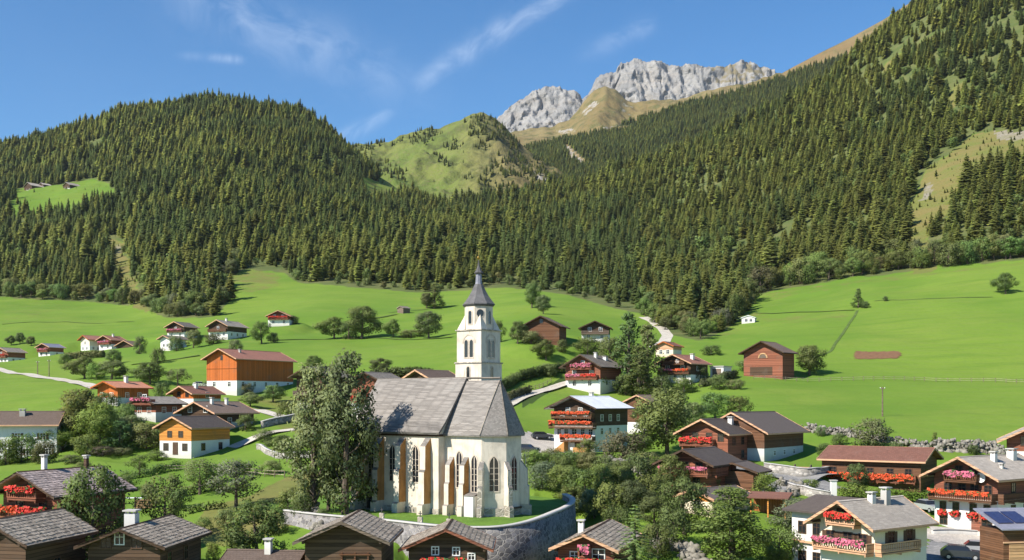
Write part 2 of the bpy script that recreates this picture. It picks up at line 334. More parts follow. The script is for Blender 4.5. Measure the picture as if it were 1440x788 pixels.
def rock_mat():
    m, t, p, o = newmat('mountain_rock'); pos = t.n('ShaderNodeNewGeometry').outputs['Position']
    nz = t.n('ShaderNodeSeparateXYZ', {0: t.n('ShaderNodeNewGeometry').outputs['Normal']}).outputs[2]
    a = t.noise(t.mapv(pos, (1, 1, .35)), .006, 6, .68); b = t.noise(t.mapv(pos, (.6, .6, 2.5), rot=(.15, .2, 0)), .010, 5, .7); c = t.noise(t.mapv(pos, (1, 1, .5)), .03, 5, .75)
    col = t.mix(t.ramp(a, .35, .65), (.22, .215, .205), (.34, .33, .31)); col = t.mix(t.math('MULTIPLY', t.ramp(b, .45, .7), .6), col, (.32, .28, .235)); col = t.mix(t.math('MULTIPLY', t.ramp(c, .5, .7), .7), col, (.42, .40, .375))
    col = t.mix(t.math('MULTIPLY', t.ramp(c, .46, .3), .75), col, (.13, .125, .12))
    gr = t.math('MULTIPLY', t.n('ShaderNodeAttribute', attribute_name='grass').outputs['Fac'], t.ramp(t.math('ADD', nz, t.math('MULTIPLY', t.math('SUBTRACT', c, .5), .5)), .3, .6))
    col = t.mix(gr, col, (.2, .165, .085))
    setp(t, p, col, .95, .1, bump(t, t.math('ADD', a, t.math('ADD', b, c)), 22, .7)); return m
rock_mat()
M = MATS
# ------------------------------------------------------------------ the valley: one height field, profiles given column by column
PROF = {
 -500: [(55,-21),(90,-18),(130,-14),(190,-9),(260,3),(420,18),(480,28),(650,58),(900,110),(1250,215),(1500,290),(1750,345),(2100,330)],
 0:   [(55,-21),(90,-18),(130,-14.2),(190,-9.5),(260,.9),(330,8),(420,15.5),(480,29),(650,60.5),(900,117),(1180,219),(1250,235),(1400,292),(1700,397),(1800,400),(2100,370),(2400,300)],
 150: [(55,-21),(90,-18),(130,-13.2),(180,-9),(260,3.5),(330,9),(420,20),(480,30),(650,58.5),(900,135),(1230,250),(1290,262),(1500,365),(1700,445),(1800,450),(2100,400),(2400,330)],
 300: [(55,-21),(90,-18),(130,-12.6),(180,-8.3),(220,-3),(265,2.8),(330,14),(430,27),(520,41),(650,75),(800,118),(1100,227),(1500,400),(1750,503),(1830,508),(2100,450),(2400,380)],
 450: [(55,-21),(90,-18),(104,-16),(118,-12.6),(140,-11),(180,-6.5),(230,-1),(260,1.7),(330,13),(420,26.6),(520,47),(620,66.5),(900,141),(1200,248),(1500,380),(1700,461),(1780,466),(2050,420),(2400,330)],
 600: [(55,-21),(90,-17.5),(104,-14),(113,-12.5),(140,-11),(180,-6),(200,-3),(260,4.5),(330,15),(420,27),(520,46),(640,70.5),(850,125),(1100,184),(1350,238),(1430,241),(1700,225),(2400,190)],
 750: [(55,-21),(90,-17.5),(106,-16.5),(125,-14.2),(150,-10.5),(190,-9.2),(215,-7),(240,-.6),(260,3.2),(300,16),(330,21),(420,36),(560,58),(650,72),(850,126),(1100,190),(1300,240),(1360,243),(1600,220),(2400,190)],
 900: [(55,-21),(90,-17.5),(110,-16.5),(130,-14),(150,-11.8),(185,-8.6),(225,-5.5),(245,-.3),(270,4),(300,10),(350,19),(450,36.5),(560,55),(700,82),(1000,170),(1300,276),(1360,280),(1600,250),(2400,230)],
 1050:[(55,-21),(90,-17.7),(110,-16.5),(136,-12),(160,-9.2),(180,-7),(230,-.6),(273,6.4),(330,16.5),(400,29),(520,52),(620,75),(900,168),(1200,296),(1300,336),(1380,340),(1600,300),(2400,280)],
 1200:[(55,-21),(90,-18),(110,-16.6),(135,-13.5),(155,-10.5),(178,-7),(200,-4),(230,-.5),(273,5.6),(330,18.5),(420,41),(480,54),(560,75),(620,92),(900,208),(1100,318),(1250,402),(1330,409),(1600,380),(2400,350)],
 1350:[(55,-21),(90,-18.5),(110,-17),(130,-15.3),(150,-11.5),(178,-7),(200,-4.2),(230,-.5),(273,5.6),(330,20.5),(420,45),(480,60),(600,104),(900,252),(1150,437),(1300,527),(1500,560),(2400,530)],
 1540:[(55,-21),(90,-18.5),(110,-17),(130,-15.3),(150,-11.5),(178,-7),(200,-4),(230,0),(273,7),(330,23),(420,49),(480,66),(600,114),(900,291),(1100,473),(1300,662),(1500,720),(2400,700)],
 1940:[(55,-21),(90,-18.5),(110,-17),(130,-15),(150,-11.5),(200,-3),(273,9),(330,27),(420,57),(480,80),(600,140),(900,330),(1100,510),(1300,690),(1500,760),(2400,740)],
}
NU, NY = 560, 400
UPX = np.linspace(-420, 1880, NU); LY = np.linspace(math.log(56), math.log(2350), NY)
def gsm(a, s, axis):
    r = int(3 * s) + 1; k = np.exp(-.5 * (np.arange(-r, r + 1) / s) ** 2); k /= k.sum()
    p = np.take(a, np.clip(np.arange(-r, a.shape[axis] + r), 0, a.shape[axis] - 1), axis=axis)
    return np.apply_along_axis(lambda v: np.convolve(v, k, 'valid'), axis, p)
_cols = sorted(PROF)
_zc = np.array([np.interp(np.exp(LY), [q[0] for q in PROF[c]], [q[1] for q in PROF[c]]) for c in _cols])      # (cols, NY)
ZG = np.array([[np.interp(u, _cols, _zc[:, j]) for j in range(NY)] for u in UPX])
ZG = gsm(ZG, 2.6, 1); ZG = gsm(ZG, 9, 0)
YG = np.exp(LY)[None, :] * np.ones((NU, 1)); XG = ((UPX - CX) / FPX)[:, None] * YG
far = np.clip((YG - 560) / 500, 0, 1)
crest_keep = 1 - .75 * np.exp(-((YG - 1750) / 250) ** 2) * 0
ZG += far * (14 * fbm(XG / 260, YG / 300, 4, 3) + 5 * fbm(XG / 60, YG / 60, 3, 9)) * .8
ZG += (1 - far) * (.35 * fbm(XG / 22, YG / 22, 3, 5) + np.clip((YG - 230) / 200, 0, 1) * 1.6 * fbm(XG / 75, YG / 60, 3, 6))
def gz(X, Y):
    X = np.asarray(X, float); Y = np.asarray(Y, float)
    iu = np.clip((CX + FPX * X / Y - UPX[0]) / (UPX[1] - UPX[0]), 0, NU - 1.001); iy = np.clip((np.log(Y) - LY[0]) / (LY[1] - LY[0]), 0, NY - 1.001)
    a = iu.astype(int); b = iy.astype(int); fu = iu - a; fy = iy - b
    return (ZG[a, b] * (1 - fu) + ZG[a + 1, b] * fu) * (1 - fy) + (ZG[a, b + 1] * (1 - fu) + ZG[a + 1, b + 1] * fu) * fy
def hz(X, Y): return float(gz(X, Y))
def ground_at(x, y, y0=60, y1=2300):
    """where the sight line of photo pixel (x, y) first meets the ground"""
    Ys = np.exp(np.linspace(math.log(y0), math.log(y1), 1500)); Xs = (x - CX) / FPX * Ys; d = gz(Xs, Ys) - (HY - y) / FPX * Ys
    k = np.argmax(d >= 0) if (d >= 0).any() else len(Ys) - 1
    return float(Xs[k]), float(Ys[k]), float(gz(Xs[k], Ys[k]))

# houses: name -> X, Y, eave height, turn, width, length, rise, base height
HS = {
 'far_a': (-202.2,420,19.5,25,9.4,10,1.94,512),'far_b':(-189.6,430,21.9,27,8.4,8.5,1.64,503),'far_c':(-177.2,440,25.5,38,8.3,7.5,1.92,495),
 'far_d':(-167.6,437,25.2,27,8.9,9,1.96,493),'far_e':(-157.4,432,22.6,20,9.5,7,2.2,498),'far_f':(-136.4,430,30.1,25,10.5,9.5,2.23,475),
 'far_g':(-132.6,405,23.8,31,7.2,9.8,1.44,491),'far_h':(-116.5,420,29.7,23,10.9,14,2.58,475),'far_i':(-94.4,430,34.5,3,10.4,9,2.34,457),
 'barn':(-73,265,10.6,28,11.6,23.3,2.62,549),'darkbarn':(-45.4,235,5.4,26,10,12,2.37,574),'redroof':(-73.4,235,1.7,30,8,10.1,1.76,571),
 'terracotta':(-86.3,225,2.95,28,7.7,10.3,1.39,566),'pinkbalc':(-69.8,200,-.4,29,7.4,8.5,1.33,589),'brownmid':(-58.2,195,-2.1,30,10.5,11.5,2.1,604),
 'yellow':(-57.4,180,-4.45,22,8.2,11.8,1.94,640),'bl_big':(-46.4,100,-8.8,24,9.4,10.5,2.2,790),'bl_shing':(-41.9,85,-11.4,11,7.2,9.9,1.92,860),
 'bl_cabin':(-32.4,88,-12.03,4,7.7,11,1.54,850),'fr_a':(-14.1,88,-11.64,1,8,9.6,1.74,860),'fr_b':(-5.6,90,-12.5,1,8,7.6,1.75,865),
 'fr_c':(6.14,92,-12.8,16,6.1,12.5,1.36,865),'inn':(32,105,-12.25,55,8.3,10.6,2.45,828),'right':(54.3,130,-9.3,54,10.4,14,2.55,750),
 'double':(29.2,165,-5.0,38,9.6,8,2.3,650),'doubleb':(34.9,170,-4.97,38,12.6,16.5,3.3,645),'redchalet':(22,138,-8.2,33,8.6,11,2.0,692),
 'orshed':(21.2,125,-11.3,50,6.3,8,1.1,722),'white':(10.8,200,-1.25,37,11.7,14,2.32,637),'brownwh':(26.2,225,0,39,6.8,6.5,1.42,610),
 'fl_house':(16.5,260,8.4,35,12,12.5,3.1,547),'fieldbarn':(7.9,300,21.1,17,12.5,10,3.1,479),'fieldhut':(24.1,310,21.4,8,9.7,9,2.15,478),
 'viol':(39.8,265,9.4,41,10.9,10.1,2.38,536),'viol_b':(42.5,300,15.6,34,6.4,7,1.35,500),'archbarn':(63.6,273,12.45,39,12.6,9,3.06,529),
 'behind':(-16.4,180,3.9,42,6.9,8,1.5,585),'behind_b':(-27.9,200,3.7,22,8.1,11,1.9,585),'corner':(68.3,140,-5.3,24,8.4,10,2.1,655),
}
HB = {}
anch = []
for k, (X, Y, ze, th, wd, ln, ri, by) in HS.items():
    th = R(th); d = Vector((math.sin(th), math.cos(th))); e = Vector((math.cos(th), -math.sin(th)))
    c = Vector((X, Y)) + e * wd * .4
    zb = (HY - by) / FPX * (c.y + 1.0); HB[k] = zb
    ctr = Vector((X, Y)) + d * ln * .4
    anch.append((ctr.x, ctr.y, zb, .75 * max(wd, ln)))
anch += [(-84, 188, -9.3, 9), (57, 156, -12.3, 8), (68, 127, -15.6, 6), (12, 182, -9.5, 10), (4, 186, -9.3, 7), (46, 118, -16.5, 6), (38, 150, -11.6, 6), (33, 138, -12.3, 5)]
num = np.zeros_like(ZG); den = np.full_like(ZG, .03)
for (x, y, z, s) in anch:
    r0 = z - hz(x, y); q = np.exp(-((((XG - x) ** 2 + (YG - y) ** 2)) / (s * s)) ** 1.5); num += q * r0; den += q
    if abs(r0) > 3: print('anchor', round(x), round(y), 'residual', round(r0, 1))
ZG = ZG + num / np.maximum(den, 1.0 * den)
# churchyard: the valley ground is kept just under its lawn, and drops outside the retaining wall
CA, CN = Vector((.8, -.6)), Vector((-.6, -.8)); CHZ = -12.3
WALL = [(-25, 117.5), (-19.5, 112.5), (-12.9, 108.0), (-6.9, 102.9), (-2.2, 101.7), (1.2, 104.6), (4.5, 112.6), (6.6, 121), (7.2, 128), (6.6, 134)]
YARD = WALL + [(2, 141), (-8, 146), (-20, 146), (-28, 138), (-29, 126)]
inn_ = inpoly(XG, YG, YARD); ZG[inn_] = np.minimum(ZG[inn_], CHZ - .35)
def dist_poly(px, py, pts):
    best = np.full(px.shape, 1e9)
    for (x1, y1), (x2, y2) in zip(pts[:-1], pts[1:]):
        t = np.clip(((px - x1) * (x2 - x1) + (py - y1) * (y2 - y1)) / ((x2 - x1) ** 2 + (y2 - y1) ** 2), 0, 1)
        best = np.minimum(best, np.hypot(px - x1 - t * (x2 - x1), py - y1 - t * (y2 - y1)))
    return best
dw = dist_poly(XG, YG, WALL[3:]); out = (~inn_) & (dw < 7)
ZG[out] = np.minimum(ZG[out], (-16.4 + np.clip(dw[out] - 3, 0, 4) * .9))
dw2 = dist_poly(XG, YG, WALL[:4]); out2 = (~inn_) & (dw2 < 4); ZG[out2] = np.minimum(ZG[out2], -13.4)

PXG = UPX[:, None] * np.ones((1, NY)); PYG = HY - FPX * ZG / YG
EDGE = [(-500,425),(0,418),(60,423),(130,425),(200,433),(235,448),(300,446),(322,425),(318,392),(345,378),(400,384),(420,398),(480,402),(520,406),(590,412),(640,410),(700,404),(745,408),(800,415),(850,430),(900,441),(940,470),(985,480),(1020,465),(1045,445),(1060,418),(1090,408),(1200,391),(1300,379),(1440,365),(1940,325)]
_ex = [q[0] for q in EDGE]; _ey = [q[1] for q in EDGE]
CLEAR = [  # glades in the woods (photo coordinates of their ground)
 [(5,282),(30,266),(75,262),(98,256),(138,253),(170,262),(176,276),(150,292),(100,304),(60,306),(10,300)],
 [(128,322),(165,330),(178,360),(196,398),(208,440),(172,425),(160,385),(140,352)],
 [(500,262),(512,250),(548,250),(575,262),(560,280),(520,276)], [(740,352),(768,350),(775,366),(745,368)], [(610,372),(632,368),(640,382),(618,386)],
 [(1282,282),(1300,238),(1365,192),(1440,182),(1470,190),(1450,222),(1385,246),(1338,292),(1312,330),(1318,380),(1285,386),(1268,340)],
 [(1235,92),(1300,52),(1330,45),(1336,60),(1290,84),(1242,106)], [(1328,150),(1345,120),(1360,122),(1340,158)], [(845,325),(862,318),(866,334),(848,340)], [(300,262),(318,256),(324,270),(306,276)],
 [(800,252),(830,246),(905,250),(906,256),(830,254),(802,260)]]
glade = np.zeros_like(ZG, bool)
_jx, _jy = 11 * fbm(XG / 45, YG / 60, 3, 91), 9 * fbm(XG / 45, YG / 60, 3, 92)
for pl in CLEAR: glade |= inpoly(PXG + _jx, PYG + _jy, pl)
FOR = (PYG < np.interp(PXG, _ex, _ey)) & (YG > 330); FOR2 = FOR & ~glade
def mask(polys, y0=0, y1=1e9):
    if isinstance(polys[0], tuple): polys = [polys]
    mk = np.zeros_like(ZG, bool)
    for pl in polys: mk |= inpoly(PXG + _jx * (YG > 500), PYG + _jy * (YG > 500), pl)
    return mk & (YG > y0) & (YG < y1)
dry = mask([CLEAR[1], CLEAR[5], CLEAR[6], CLEAR[7], CLEAR[3], CLEAR[4]]) * 1.0
dry = np.maximum(dry, .5 * mask([CLEAR[2], CLEAR[8], CLEAR[9]]))
dry = np.maximum(dry, mask([(262,762),(290,712),(345,700),(400,672),(440,660),(452,705),(430,740),(400,742),(340,770)], 95, 200) * .85)
dry = np.maximum(dry, mask([(318,376),(400,384),(395,396),(345,412),(322,404)]) * .5)
dry = np.maximum(dry, mask([(345,560),(420,556),(440,580),(470,612),(430,620),(385,598)], 180, 300) * .5)
dry = np.maximum(dry, mask([(1000,465),(1060,440),(1200,438),(1195,450),(1060,460),(1010,480)]) * .38)
dry = np.maximum(dry, mask([(0,430),(60,428),(130,428),(50,446),(0,450)]) * .35)
dry = np.maximum(dry, mask([(1040,418),(1200,394),(1300,382),(1440,368),(1440,374),(1300,389),(1200,403),(1050,428)]) * .42)
rock = mask([(1395,188),(1440,180),(1470,186),(1450,194),(1400,198)]) * .6
rock = np.maximum(rock, mask([(1300,250),(1315,255),(1300,285),(1288,290)]) * .55); rock = np.maximum(rock, mask([(150,335),(172,345),(176,368),(160,360)]) * .45)
rock = np.maximum(rock, mask([(800,252),(830,246),(905,250),(906,256),(830,254),(802,260)]) * .9)
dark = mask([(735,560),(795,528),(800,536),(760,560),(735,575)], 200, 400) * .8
def line_mask(pts, wpx): return dist_poly(PXG, PYG, pts) < wpx
soilm = mask([(1201,497),(1205,495),(1263,495),(1267,499),(1262,504),(1202,505)], 200, 420)
idx = np.arange(NU * NY).reshape(NU, NY)
QF = np.stack([idx[:-1, :-1], idx[1:, :-1], idx[1:, 1:], idx[:-1, 1:]], -1).reshape(-1, 4)
me = npmesh('valley_ground', np.stack([XG, YG, ZG], -1).reshape(-1, 3), QF, M['meadow'], None,
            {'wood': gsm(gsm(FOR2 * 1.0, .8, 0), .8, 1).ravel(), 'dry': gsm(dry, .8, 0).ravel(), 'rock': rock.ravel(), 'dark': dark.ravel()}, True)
tag(link('valley_ground', me), kind='structure')

def drape(pts, half, step=1.2, lift=.07, px=True, nacross=5):
    """a strip that follows the ground along a polyline (photo pixels of its ground, or world X, Y)"""
    if px: pts = [ground_at(*p)[:2] for p in pts]
    P = []
    for (a, b) in zip(pts[:-1], pts[1:]):
        n = max(1, int(math.hypot(b[0] - a[0], b[1] - a[1]) / step))
        P += [(a[0] + (b[0] - a[0]) * k / n, a[1] + (b[1] - a[1]) * k / n) for k in range(n)]
    P.append(pts[-1]); P = np.array(P); 
    if len(P) > 8: P = gsm(P, 2.0, 0)
    T = np.gradient(P, axis=0); T /= np.linalg.norm(T, axis=1)[:, None] + 1e-9; Nn = np.stack([-T[:, 1], T[:, 0]], 1)
    rows = []
    for k in range(nacross):
        o = (k / (nacross - 1) * 2 - 1) * half; q = P + Nn * o; rows.append(np.stack([q[:, 0], q[:, 1], gz(q[:, 0], q[:, 1]) + lift], 1))
    V = np.stack(rows, 1); zc = V[:, :, 2].max(1)
    V[:, :, 2] = np.maximum(V[:, :, 2], zc[:, None] - .25); n = len(P)
    i = np.arange(n * nacross).reshape(n, nacross)
    F = np.stack([i[:-1, :-1], i[:-1, 1:], i[1:, 1:], i[1:, :-1]], -1).reshape(-1, 4)
    return V.reshape(-1, 3), F
def road(name, mat, pts, half, **kw):
    V, F = drape(pts, half, **kw); return tag(link(name, npmesh(name, V, F[:, ::-1], M[mat])), kind='structure')
def patch(name, mat, poly, lift=.08, step=.8, px=True):
    """a sheet over the ground inside a polygon"""
    if px: poly = [ground_at(*p)[:2] for p in poly]
    xs = [p[0] for p in poly]; ys = [p[1] for p in poly]
    gx, gy = np.meshgrid(np.arange(min(xs), max(xs) + step, step), np.arange(min(ys), max(ys) + step, step), indexing='ij')
    z = gz(gx, gy) + lift; i = np.arange(gx.size).reshape(gx.shape)
    F = np.stack([i[:-1, :-1], i[1:, :-1], i[1:, 1:], i[:-1, 1:]], -1).reshape(-1, 4)
    cx = gx.ravel()[F].mean(1); cy = gy.ravel()[F].mean(1); F = F[inpoly(cx, cy, poly)]
    return tag(link(name, npmesh(name, np.stack([gx, gy, z], -1).reshape(-1, 3), F, M[mat], None, None, True)), kind='structure')

# ------------------------------------------------------------------ the mountains behind
def range_mesh(name, crest, base, Yb, Yc, nu, nt, mat, disp, attrs=None, back=(700, .45), x0=None, x1=None, warp=None):
    cxs = [c[0] for c in crest]; cys = [c[1] for c in crest]
    u = np.linspace(x0 if x0 is not None else cxs[0], x1 if x1 is not None else cxs[-1], nu)
    t = np.concatenate([np.linspace(0, 1, nt), 1 + np.linspace(.03, 1, nt // 3)])
    cy = np.interp(u, cxs, cys); by = np.interp(u, [b[0] for b in base], [b[1] for b in base])
    U, T = np.meshgrid(u, t, indexing='ij'); CY = np.interp(U, cxs, cys); BY = np.interp(U, [b[0] for b in base], [b[1] for b in base])
    Tf = np.clip(T, 0, 1); tt = warp(Tf) if warp else Tf
    Y = Yb + (Yc - Yb) * Tf; ypx = BY + (CY - BY) * tt
    Z = (HY - ypx) / FPX * Y; Xx = (U - CX) / FPX * Y
    bk = np.clip(T - 1, 0, 1); Y2 = Y + back[0] * bk; X2 = (U - CX) / FPX * Y2; Z2 = Z * (1 - back[1] * bk)
    dz, dy = disp(X2, Y2, Tf); Z2 = Z2 + dz; Y3 = Y2 + dy; X3 = X2
    i = np.arange(U.size).reshape(U.shape); F = np.stack([i[:-1, :-1], i[1:, :-1], i[1:, 1:], i[:-1, 1:]], -1).reshape(-1, 4)
    P = np.stack([X3, Y3, Z2], -1); PX = CX + FPX * X3 / Y3; PY = HY - FPX * Z2 / Y3
    at = {k: f(PX, PY, T).astype(float).ravel() for k, f in (attrs or {}).items()}
    tag(link(name, npmesh(name, P.reshape(-1, 3), F, M[mat], None, at, True)), kind='structure')
    return P, PX, PY, T
def pm(PX, PY, polys):
    mk = np.zeros(PX.shape, bool)
    for pl in polys: mk |= inpoly(PX, PY, pl)
    return mk
ALP_CREST = [(380,230),(430,212),(480,206),(520,204),(545,202),(560,194),(585,186),(600,181),(625,178),(645,172),(662,164),(676,161),(690,165),(705,176),(725,196),(745,212),(770,232),(800,250),(840,262),(900,275)]
ALP_WOOD = [[(575,202),(582,186),(602,180),(618,186),(640,198),(642,214),(610,212),(590,208)], [(655,178),(664,162),(690,166),(712,182),(730,196),(738,215),(720,212),(700,196),(690,212),(668,214),(658,196)],
            [(600,212),(615,220),(640,236),(668,252),(664,258),(632,244),(604,226)], [(470,215),(540,226),(572,240),(570,256),(520,250),(460,246)], [(690,230),(720,215),(800,235),(830,250),(830,280),(700,280),(680,255)],
            [(440,215),(560,196),(575,192),(572,202),(540,210),(440,240)], [(660,262),(690,236),(720,250),(700,285),(640,285)]]
AP, APX, APY, AT = range_mesh('alpine_hill', ALP_CREST, [(380,320),(900,320)], 1480, 2150, 240, 120, 'alpine_grass',
    lambda X, Y, T: ((22 * fbm(X / 130, Y / 130, 5, 21) + 12 * ridged(X / 110, Y / 260, 3, 22)) * np.sin(np.clip(T, 0, 1) * np.pi * .93) + 5 * fbm(X / 40, Y / 60, 3, 23), 0 * X),
    {'wood': lambda x, y, t: .42 * pm(x, y, ALP_WOOD), 'rock': lambda x, y, t: .5 * pm(x, y, [[(735,238),(750,236),(780,256),(770,262)]]),
     'brown': lambda x, y, t: np.clip((x - 635) / 110, 0, .75)})
FL_CREST = [(660,240),(700,220),(740,208),(800,196),(850,184),(900,166),(970,142),(1040,122),(1090,108),(1150,77),(1200,52),(1240,30),(1285,2),(1400,-70),(1600,-150),(1900,-260)]
FL_TOP = [(690,230),(740,208),(800,192),(850,182),(900,168),(970,146),(1040,128),(1090,114),(1125,102),(1170,86),(1215,70),(1230,110),(1150,170),(1000,220),(900,262),(690,262)]
SCREE = [[(788,206),(798,203),(808,214),(822,226),(826,236),(816,236),(803,222)], [(840,182),(870,178),(900,176),(880,184),(846,188)]]
FP, FPX_, FPY_, FT = range_mesh('wooded_flank', FL_CREST, [(660,300),(1900,200)], 1650, 2600, 320, 130, 'alpine_grass',
    lambda X, Y, T: (14 * fbm(X / 220, Y / 220, 4, 31) * np.sin(np.clip(T, 0, 1) * np.pi * .95), 0 * X),
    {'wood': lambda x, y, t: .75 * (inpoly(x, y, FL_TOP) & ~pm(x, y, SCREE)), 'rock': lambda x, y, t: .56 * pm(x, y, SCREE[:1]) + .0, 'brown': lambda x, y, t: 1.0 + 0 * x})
BR_CREST = [(640,205),(690,192),(705,190),(740,184),(780,180),(800,170),(812,158),(828,136),(842,125),(852,123),(866,130),(880,142),(892,148),(930,142),(970,137),(1010,128),(1060,118),(1090,107),(1180,90),(1300,60)]
range_mesh('brown_peak', BR_CREST, [(640,260),(1300,240)], 2500, 3350, 260, 110, 'alpine_grass',
    lambda X, Y, T: (22 * fbm(X / 210, Y / 260, 5, 41) * np.sin(np.clip(T, 0, 1) * np.pi * .9) + 6 * fbm(X / 50, Y / 70, 3, 43) * T, 25 * ridged(X / 200, Y / 900, 3, 44) * T * -1),
    {'wood': lambda x, y, t: .35 * pm(x, y, [[(700,196),(760,190),(800,196),(800,215),(700,215)], [(868,150),(885,150),(890,170),(872,168)]]), 'rock': lambda x, y, t: np.clip(.5 * pm(x, y, [[(815,158),(838,140),(842,146),(822,164)], [(780,184),(806,180),(812,186),(790,190)], [(840,180),(930,168),(900,186),(850,190)]]) + .35 * pm(x, y, [[(870,140),(892,148),(888,172),(874,160)]]), 0, 1),
     'brown': lambda x, y, t: .85 + 0 * x})
RK_CREST = [(560,215),(640,205),(690,182),(705,165),(716,154),(728,147),(745,134),(757,131),(770,128),(786,127),(802,130),(812,134),(818,143),(826,139),(833,126),(838,113),(848,108),(857,105),(864,108),(868,97),(874,91),(884,90),(893,83),(900,86),(910,91),(922,92),(936,93),(950,98),(962,96),(975,96),(988,99),(1002,98),(1018,97),(1032,92),(1046,90),(1060,96),(1072,99),(1088,104),(1130,118),(1250,140)]
def rock_disp(X, Y, T):
    k = np.clip(T, 0, 1); e = np.sin(np.clip(k, 0, 1) * np.pi * .5)
    S = X + 190 * k * np.sin(X / 260 + 1.0) + 60 * fbm(X / 120, Y / 200, 3, 50); rg = ridged(S / 190, Y / 520 + S / 900, 5, 51); r2 = fbm(S / 45, Y / 130, 5, 57)
    return (18 * fbm(X / 110, Y / 110, 5, 53) * e * (1 - .6 * k) + 6 * ridged(X / 33, Y / 50, 4, 55) * e, -(48 * rg + 34 * r2 + 52 * fbm(X / 70 + Y / 160, Y / 60, 5, 58)) * e * (1 - .55 * k))
range_mesh('rock_peaks', RK_CREST, [(560,260),(1250,260)], 4300, 5200, 520, 150, 'mountain_rock', rock_disp,
    {'grass': lambda x, y, t: np.clip(.9 * pm(x, y, [[(1000,96),(1050,88),(1080,100),(1070,112),(1000,118)]]) + .8 * (t < .45), 0, 1)}, back=(900, .3), warp=lambda t: .35 * t + .65 * t ** 2.4)
# ------------------------------------------------------------------ the church
def arch_poly(w_, h, n=5, pointed=True):
    """outline (x, z) of a lancet opening, base at z=0"""
    hw = w_ / 2; sp_ = h - w_ * (.95 if pointed else .5); pts = [(-hw, 0), (hw, 0)]
    for k in range(n + 1):
        if pointed:
            a = k / n * R(64); pts.append((hw - 2 * hw * (1 - math.cos(a)) * .89, sp_ + w_ * 1.05 * math.sin(a)))
        else:
            a = k / n * math.pi / 2; pts.append((hw * math.cos(a), sp_ + hw * math.sin(a)))
    pts += [(-x, z) for x, z in pts[2:-1][::-1]] if abs(pts[-1][0]) < .02 else [(-x, z) for x, z in pts[2:][::-1]]
    return pts
def lancet(parent, name, pos, out, w_, h, pointed=True, mull=True, fm='window_stone', depth=.06, trac=True):
    """window on a wall: stone surround, dark glazing with mullion; out = outward normal (2-D) in parent space"""
    o2 = Vector((out[0], out[1], 0)).normalized(); ex = Vector((-o2.y, o2.x, 0)); P = Vector(pos)
    poly = arch_poly(w_, h, 6, pointed); big = [(x * (1 + .3 / w_ * .8), z + (.14 if z > .01 else -.12)) for x, z in poly]
    mb = MB(); n = len(poly)
    pt = lambda q, d: P + ex * q[0] + Vector((0, 0, q[1])) + o2 * d
    for k in range(n):
        k2 = (k + 1) % n
        mb.face([pt(big[k], depth), pt(big[k2], depth), pt(poly[k2], depth), pt(poly[k], depth)])
        mb.face([pt(big[k], 0), pt(big[k2], 0), pt(big[k2], depth), pt(big[k], depth)])
        mb.face([pt(poly[k], depth), pt(poly[k2], depth), pt(poly[k2], .01), pt(poly[k], .01)])
    if mull: mb.prism([pt((-.045, 0), .02), pt((.045, 0), .02), pt((.045, 0), .05), pt((-.045, 0), .05)], (0, 0, h * .97))
    if trac:
        for zz in np.arange(.6, h * .75, .62): mb.prism([pt((-w_ / 2, zz), .018), pt((w_ / 2, zz), .018), pt((w_ / 2, zz), .032), pt((-w_ / 2, zz), .032)], (0, 0, .035))
    fr = mb.build(name, M[fm], parent); g = MB(); g.face([pt(q, .012) for q in poly]); g.build('pane', M['glass'], fr); return fr

ch = empty('church', (-1.32, 116.6, CHZ), math.atan2(-.6, .8))
tag(ch, 'white gothic village church with steep grey shingle roof and slender octagonal spire', 'church')
HWN, HWC, XN0, XN1, EZ, RZ = 4.35, 3.25, -18.0, -5.1, 8.9, 14.75
OCT = [(1.9, -1.345), (1.9, 1.345)]
mb = MB()
mb.prism([(XN0, -HWN, -1.5), (XN1, -HWN, -1.5), (XN1, HWN, -1.5), (XN0, HWN, -1.5)], (0, 0, EZ + 1.35))
for x_, s_ in ((XN0, -1), (XN1, 1)):                                          # nave gables
    mb.prism([(x_ - .0, -HWN, EZ - .15), (x_, HWN, EZ - .15), (x_, 0, RZ - .35)], (-.5 * s_, 0, 0))
mb.build('nave_wall', M['church_plaster'], ch)
mb = MB(); mb.prism([(XN1, -HWC, -1.5), (0, -HWC, -1.5), OCT[0] + (-1.5,), OCT[1] + (-1.5,), (0, HWC, -1.5), (XN1, HWC, -1.5)], (0, 0, EZ + 1.45)); mb.build('choir_wall', M['church_plaster'], ch)
mb = MB(); mb.prism([(XN1 + .002, -HWC - .12, -1.5), (.05, -HWC - .12, -1.5), (OCT[0][0] + .12, OCT[0][1] - .05, -1.5), (OCT[1][0] + .12, OCT[1][1] + .05, -1.5), (.05, HWC + .12, -1.5), (XN1 + .002, HWC + .12, -1.5)], (0, 0, 2.35))
mb.prism([(XN0 - .1, -HWN - .12, -1.5), (XN1 + .1, -HWN - .12, -1.5), (XN1 + .1, HWN, -1.5), (XN0 - .1, HWN, -1.5)], (0, 0, 2.1)); mb.build('plinth', M['quoin_stone'], ch)
mb = MB()                                                                      # eaves cornice
mb.prism([(XN1 + .01, -HWC - .18, EZ - .32), (0, -HWC - .18, EZ - .32), (OCT[0][0] + .16, OCT[0][1] - .08, EZ - .32), (OCT[1][0] + .16, OCT[1][1] + .08, EZ - .32), (0, HWC + .18, EZ - .32), (XN1 + .01, HWC + .18, EZ - .32)], (0, 0, .3))
mb.box(XN0 - .05, XN1 + .06, -HWN - .2, HWN + .2, EZ - .42, EZ - .16); mb.build('cornice', M['old_wood'], ch)
mb = MB(); hw = HWN + .42; x0, x1 = XN0 - .4, XN1 + .45; ez = EZ - .2
kick = .35                                                                     # roof kicks out a little at the eaves
